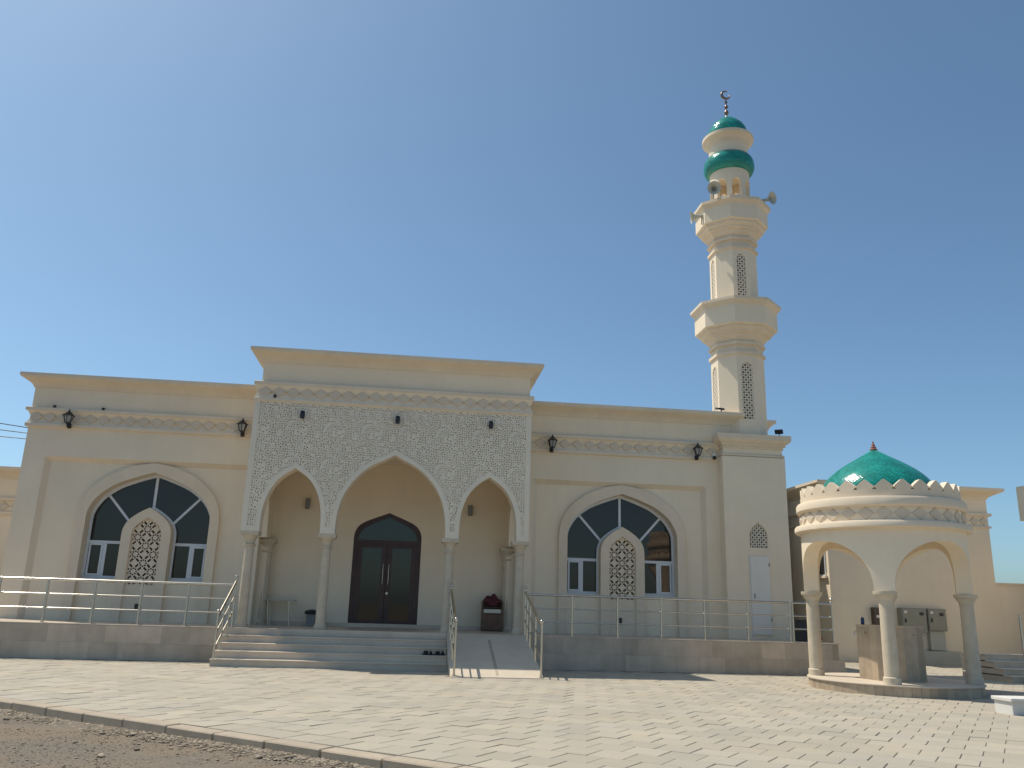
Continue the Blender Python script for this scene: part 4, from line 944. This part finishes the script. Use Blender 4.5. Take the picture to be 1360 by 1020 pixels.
def cabinet(x0, x1, z0, z1, m, label, dep=0.28):
    t = thing('electric_cabinet', label, 'cabinet', ((x0+x1)/2, 6.2, z0)); MB().box(x0, x1, 6.3-dep, 6.299, z0, z1).build('housing', m, t, bevel=0.008)
    d = MB().box(x0+0.03, x1-0.03, 6.3-dep-0.012, 6.3-dep-0.0005, z0+0.03, z1-0.03).build('door', m, t, bevel=0.004)
    MB().box(x0+0.08, x0+0.13, 6.3-dep-0.03, 6.3-dep-0.0125, (z0+z1)/2-0.07, (z0+z1)/2+0.05).build('handle', 'black_metal', d)
    MB().box(x1-0.25, x1-0.1, 6.3-dep-0.016, 6.3-dep-0.0125, z1-0.22, z1-0.12).build('vent', 'black_metal', d); MB().box(x0+0.06, x0+0.16, 6.3-dep-0.04, 6.3-dep-0.0125, z1-0.16, z1-0.08).build('meter', 'white_paint', d)
cabinet(15.72, 16.56, 0.95, 1.71, 'cabinet_grey', 'wide grey-green electric cabinet on the annexe wall'); cabinet(16.64, 17.27, 1.02, 1.71, 'cabinet_grey', 'narrow grey-green electric cabinet on the annexe wall', 0.24)
t = thing('cable_trunk', 'pale cable cover below the narrow electric cabinet', 'cable cover', (16.95, 6.2, 0.4)); MB().box(16.70, 17.22, 6.14, 6.298, 0.42, 1.015).build('cover', 'cabinet_light', t, bevel=0.006)
tag(MB().box(16.0, 17.62, 5.95, 6.297, -0.05, 0.40).build('concrete_base', 'cabinet_light', bevel=0.015), 'low concrete base under the electric cabinets', 'concrete base')
t = thing('meter_box', 'dark brown meter box on the annexe wall behind the washing block', 'meter box', (15.0, 6.2, 1.2)); MB().box(14.82, 15.20, 6.12, 6.298, 1.15, 1.70).build('housing', 'brown_box', t, bevel=0.01); MB().box(14.90, 15.02, 6.105, 6.1195, 1.38, 1.46).build('dial', 'white_paint', t)

# ------------------------------------------------------------------ neighbouring building at the edge: steps, post, fascia
ng = thing('neighbouring_building', 'cream building with projecting fascia beside the boundary wall', 'building', (18, 1, 0))
MB().box(20.2, 27, -0.7, 5, 0.0, 4.6).build('wall', 'plaster', ng); MB().box(14.98, 27, -1.0, -0.72, 3.81, 4.66).build('fascia', 'trim', ng, bevel=0.01)
for x in (15.15, 19.5): MB().lathe([(0.15, 0.0), (0.15, 0.1), (0.12, 0.12), (0.12, 2.9), (0.2, 3.05), (0.2, 3.2)], 20, (x+0.45, -0.86, 0.61)).build('column', 'column_stone', ng, smooth=40)
ns_ = thing('side_steps', 'sandstone coloured steps of the neighbouring building', 'steps', (17, -0.4, 0))
for k_ in range(4):
    y0 = -0.95+0.3*k_
    MB().box(14.12, 22, y0, 0.9, 0.15*k_-0.02*(k_ == 0), 0.15*(k_+1)-0.025).build('riser', 'marble', ns_); MB().box(14.10, 22, y0-0.02, y0+0.31, 0.15*(k_+1)-0.025, 0.15*(k_+1)).build('tread', 'ramp_stone', ns_, bevel=0.004)
po = thing('handrail_post', 'single steel handrail post at the foot of the neighbouring steps', 'post', (14.42, -1.0, 0))
MB().tube([(14.40, -1.05, 0), (14.40, -1.05, 1.55)], 0.028, 10).build('post', 'steel', po, smooth=50); MB().lathe([(0.06, 0), (0.06, 0.015), (0.03, 0.02)], 12, (14.40, -1.05, 0)).build('foot', 'steel', po); MB().tube([(14.40, -1.05, 0.95), (15.4, -0.9, 1.2)], 0.02, 8).build('rail', 'steel', po, smooth=50)
lantern(15.62, -1.12, 3.42, 'black wall lantern hanging at the neighbouring building under its fascia')
wb = thing('low_bench', 'low white masonry bench at the paving edge beyond the pavilion', 'bench', (10.2, -7.2, 0))
MB().box(9.27, 11.6, -7.36, -6.95, -0.02, 0.19).build('body', 'white_block', wb, bevel=0.006); MB().box(9.24, 11.63, -7.39, -6.92, 0.19, 0.245).build('seat_slab', 'white_block', wb, bevel=0.008)

# ------------------------------------------------------------------ overhead wires
for k_, (z0, z1, zz) in enumerate(((5.47, 6.55, 0), (5.33, 6.2, 1), (5.18, 5.9, 2))):
    pts = []
    for i in range(17):
        t_ = i/16; pts.append((-10.0-6*t_, 2.4+0.3*t_, z0+(z1-z0)*t_-0.12*math.sin(math.pi*t_)))
    tag(MB().tube(pts, 0.011, 6).build('overhead_wire', 'cable', smooth=60), ('topmost', 'middle', 'lowest')[k_]+' of three thin dark overhead wires running to the facade corner', 'wire', 'overhead wires at the facade corner')
    MB_ = MB().tube([(-9.88, 2.4, z0), (-10.02, 2.4, z0)], 0.022, 6).build('wire_bracket', 'black_metal', mosque)
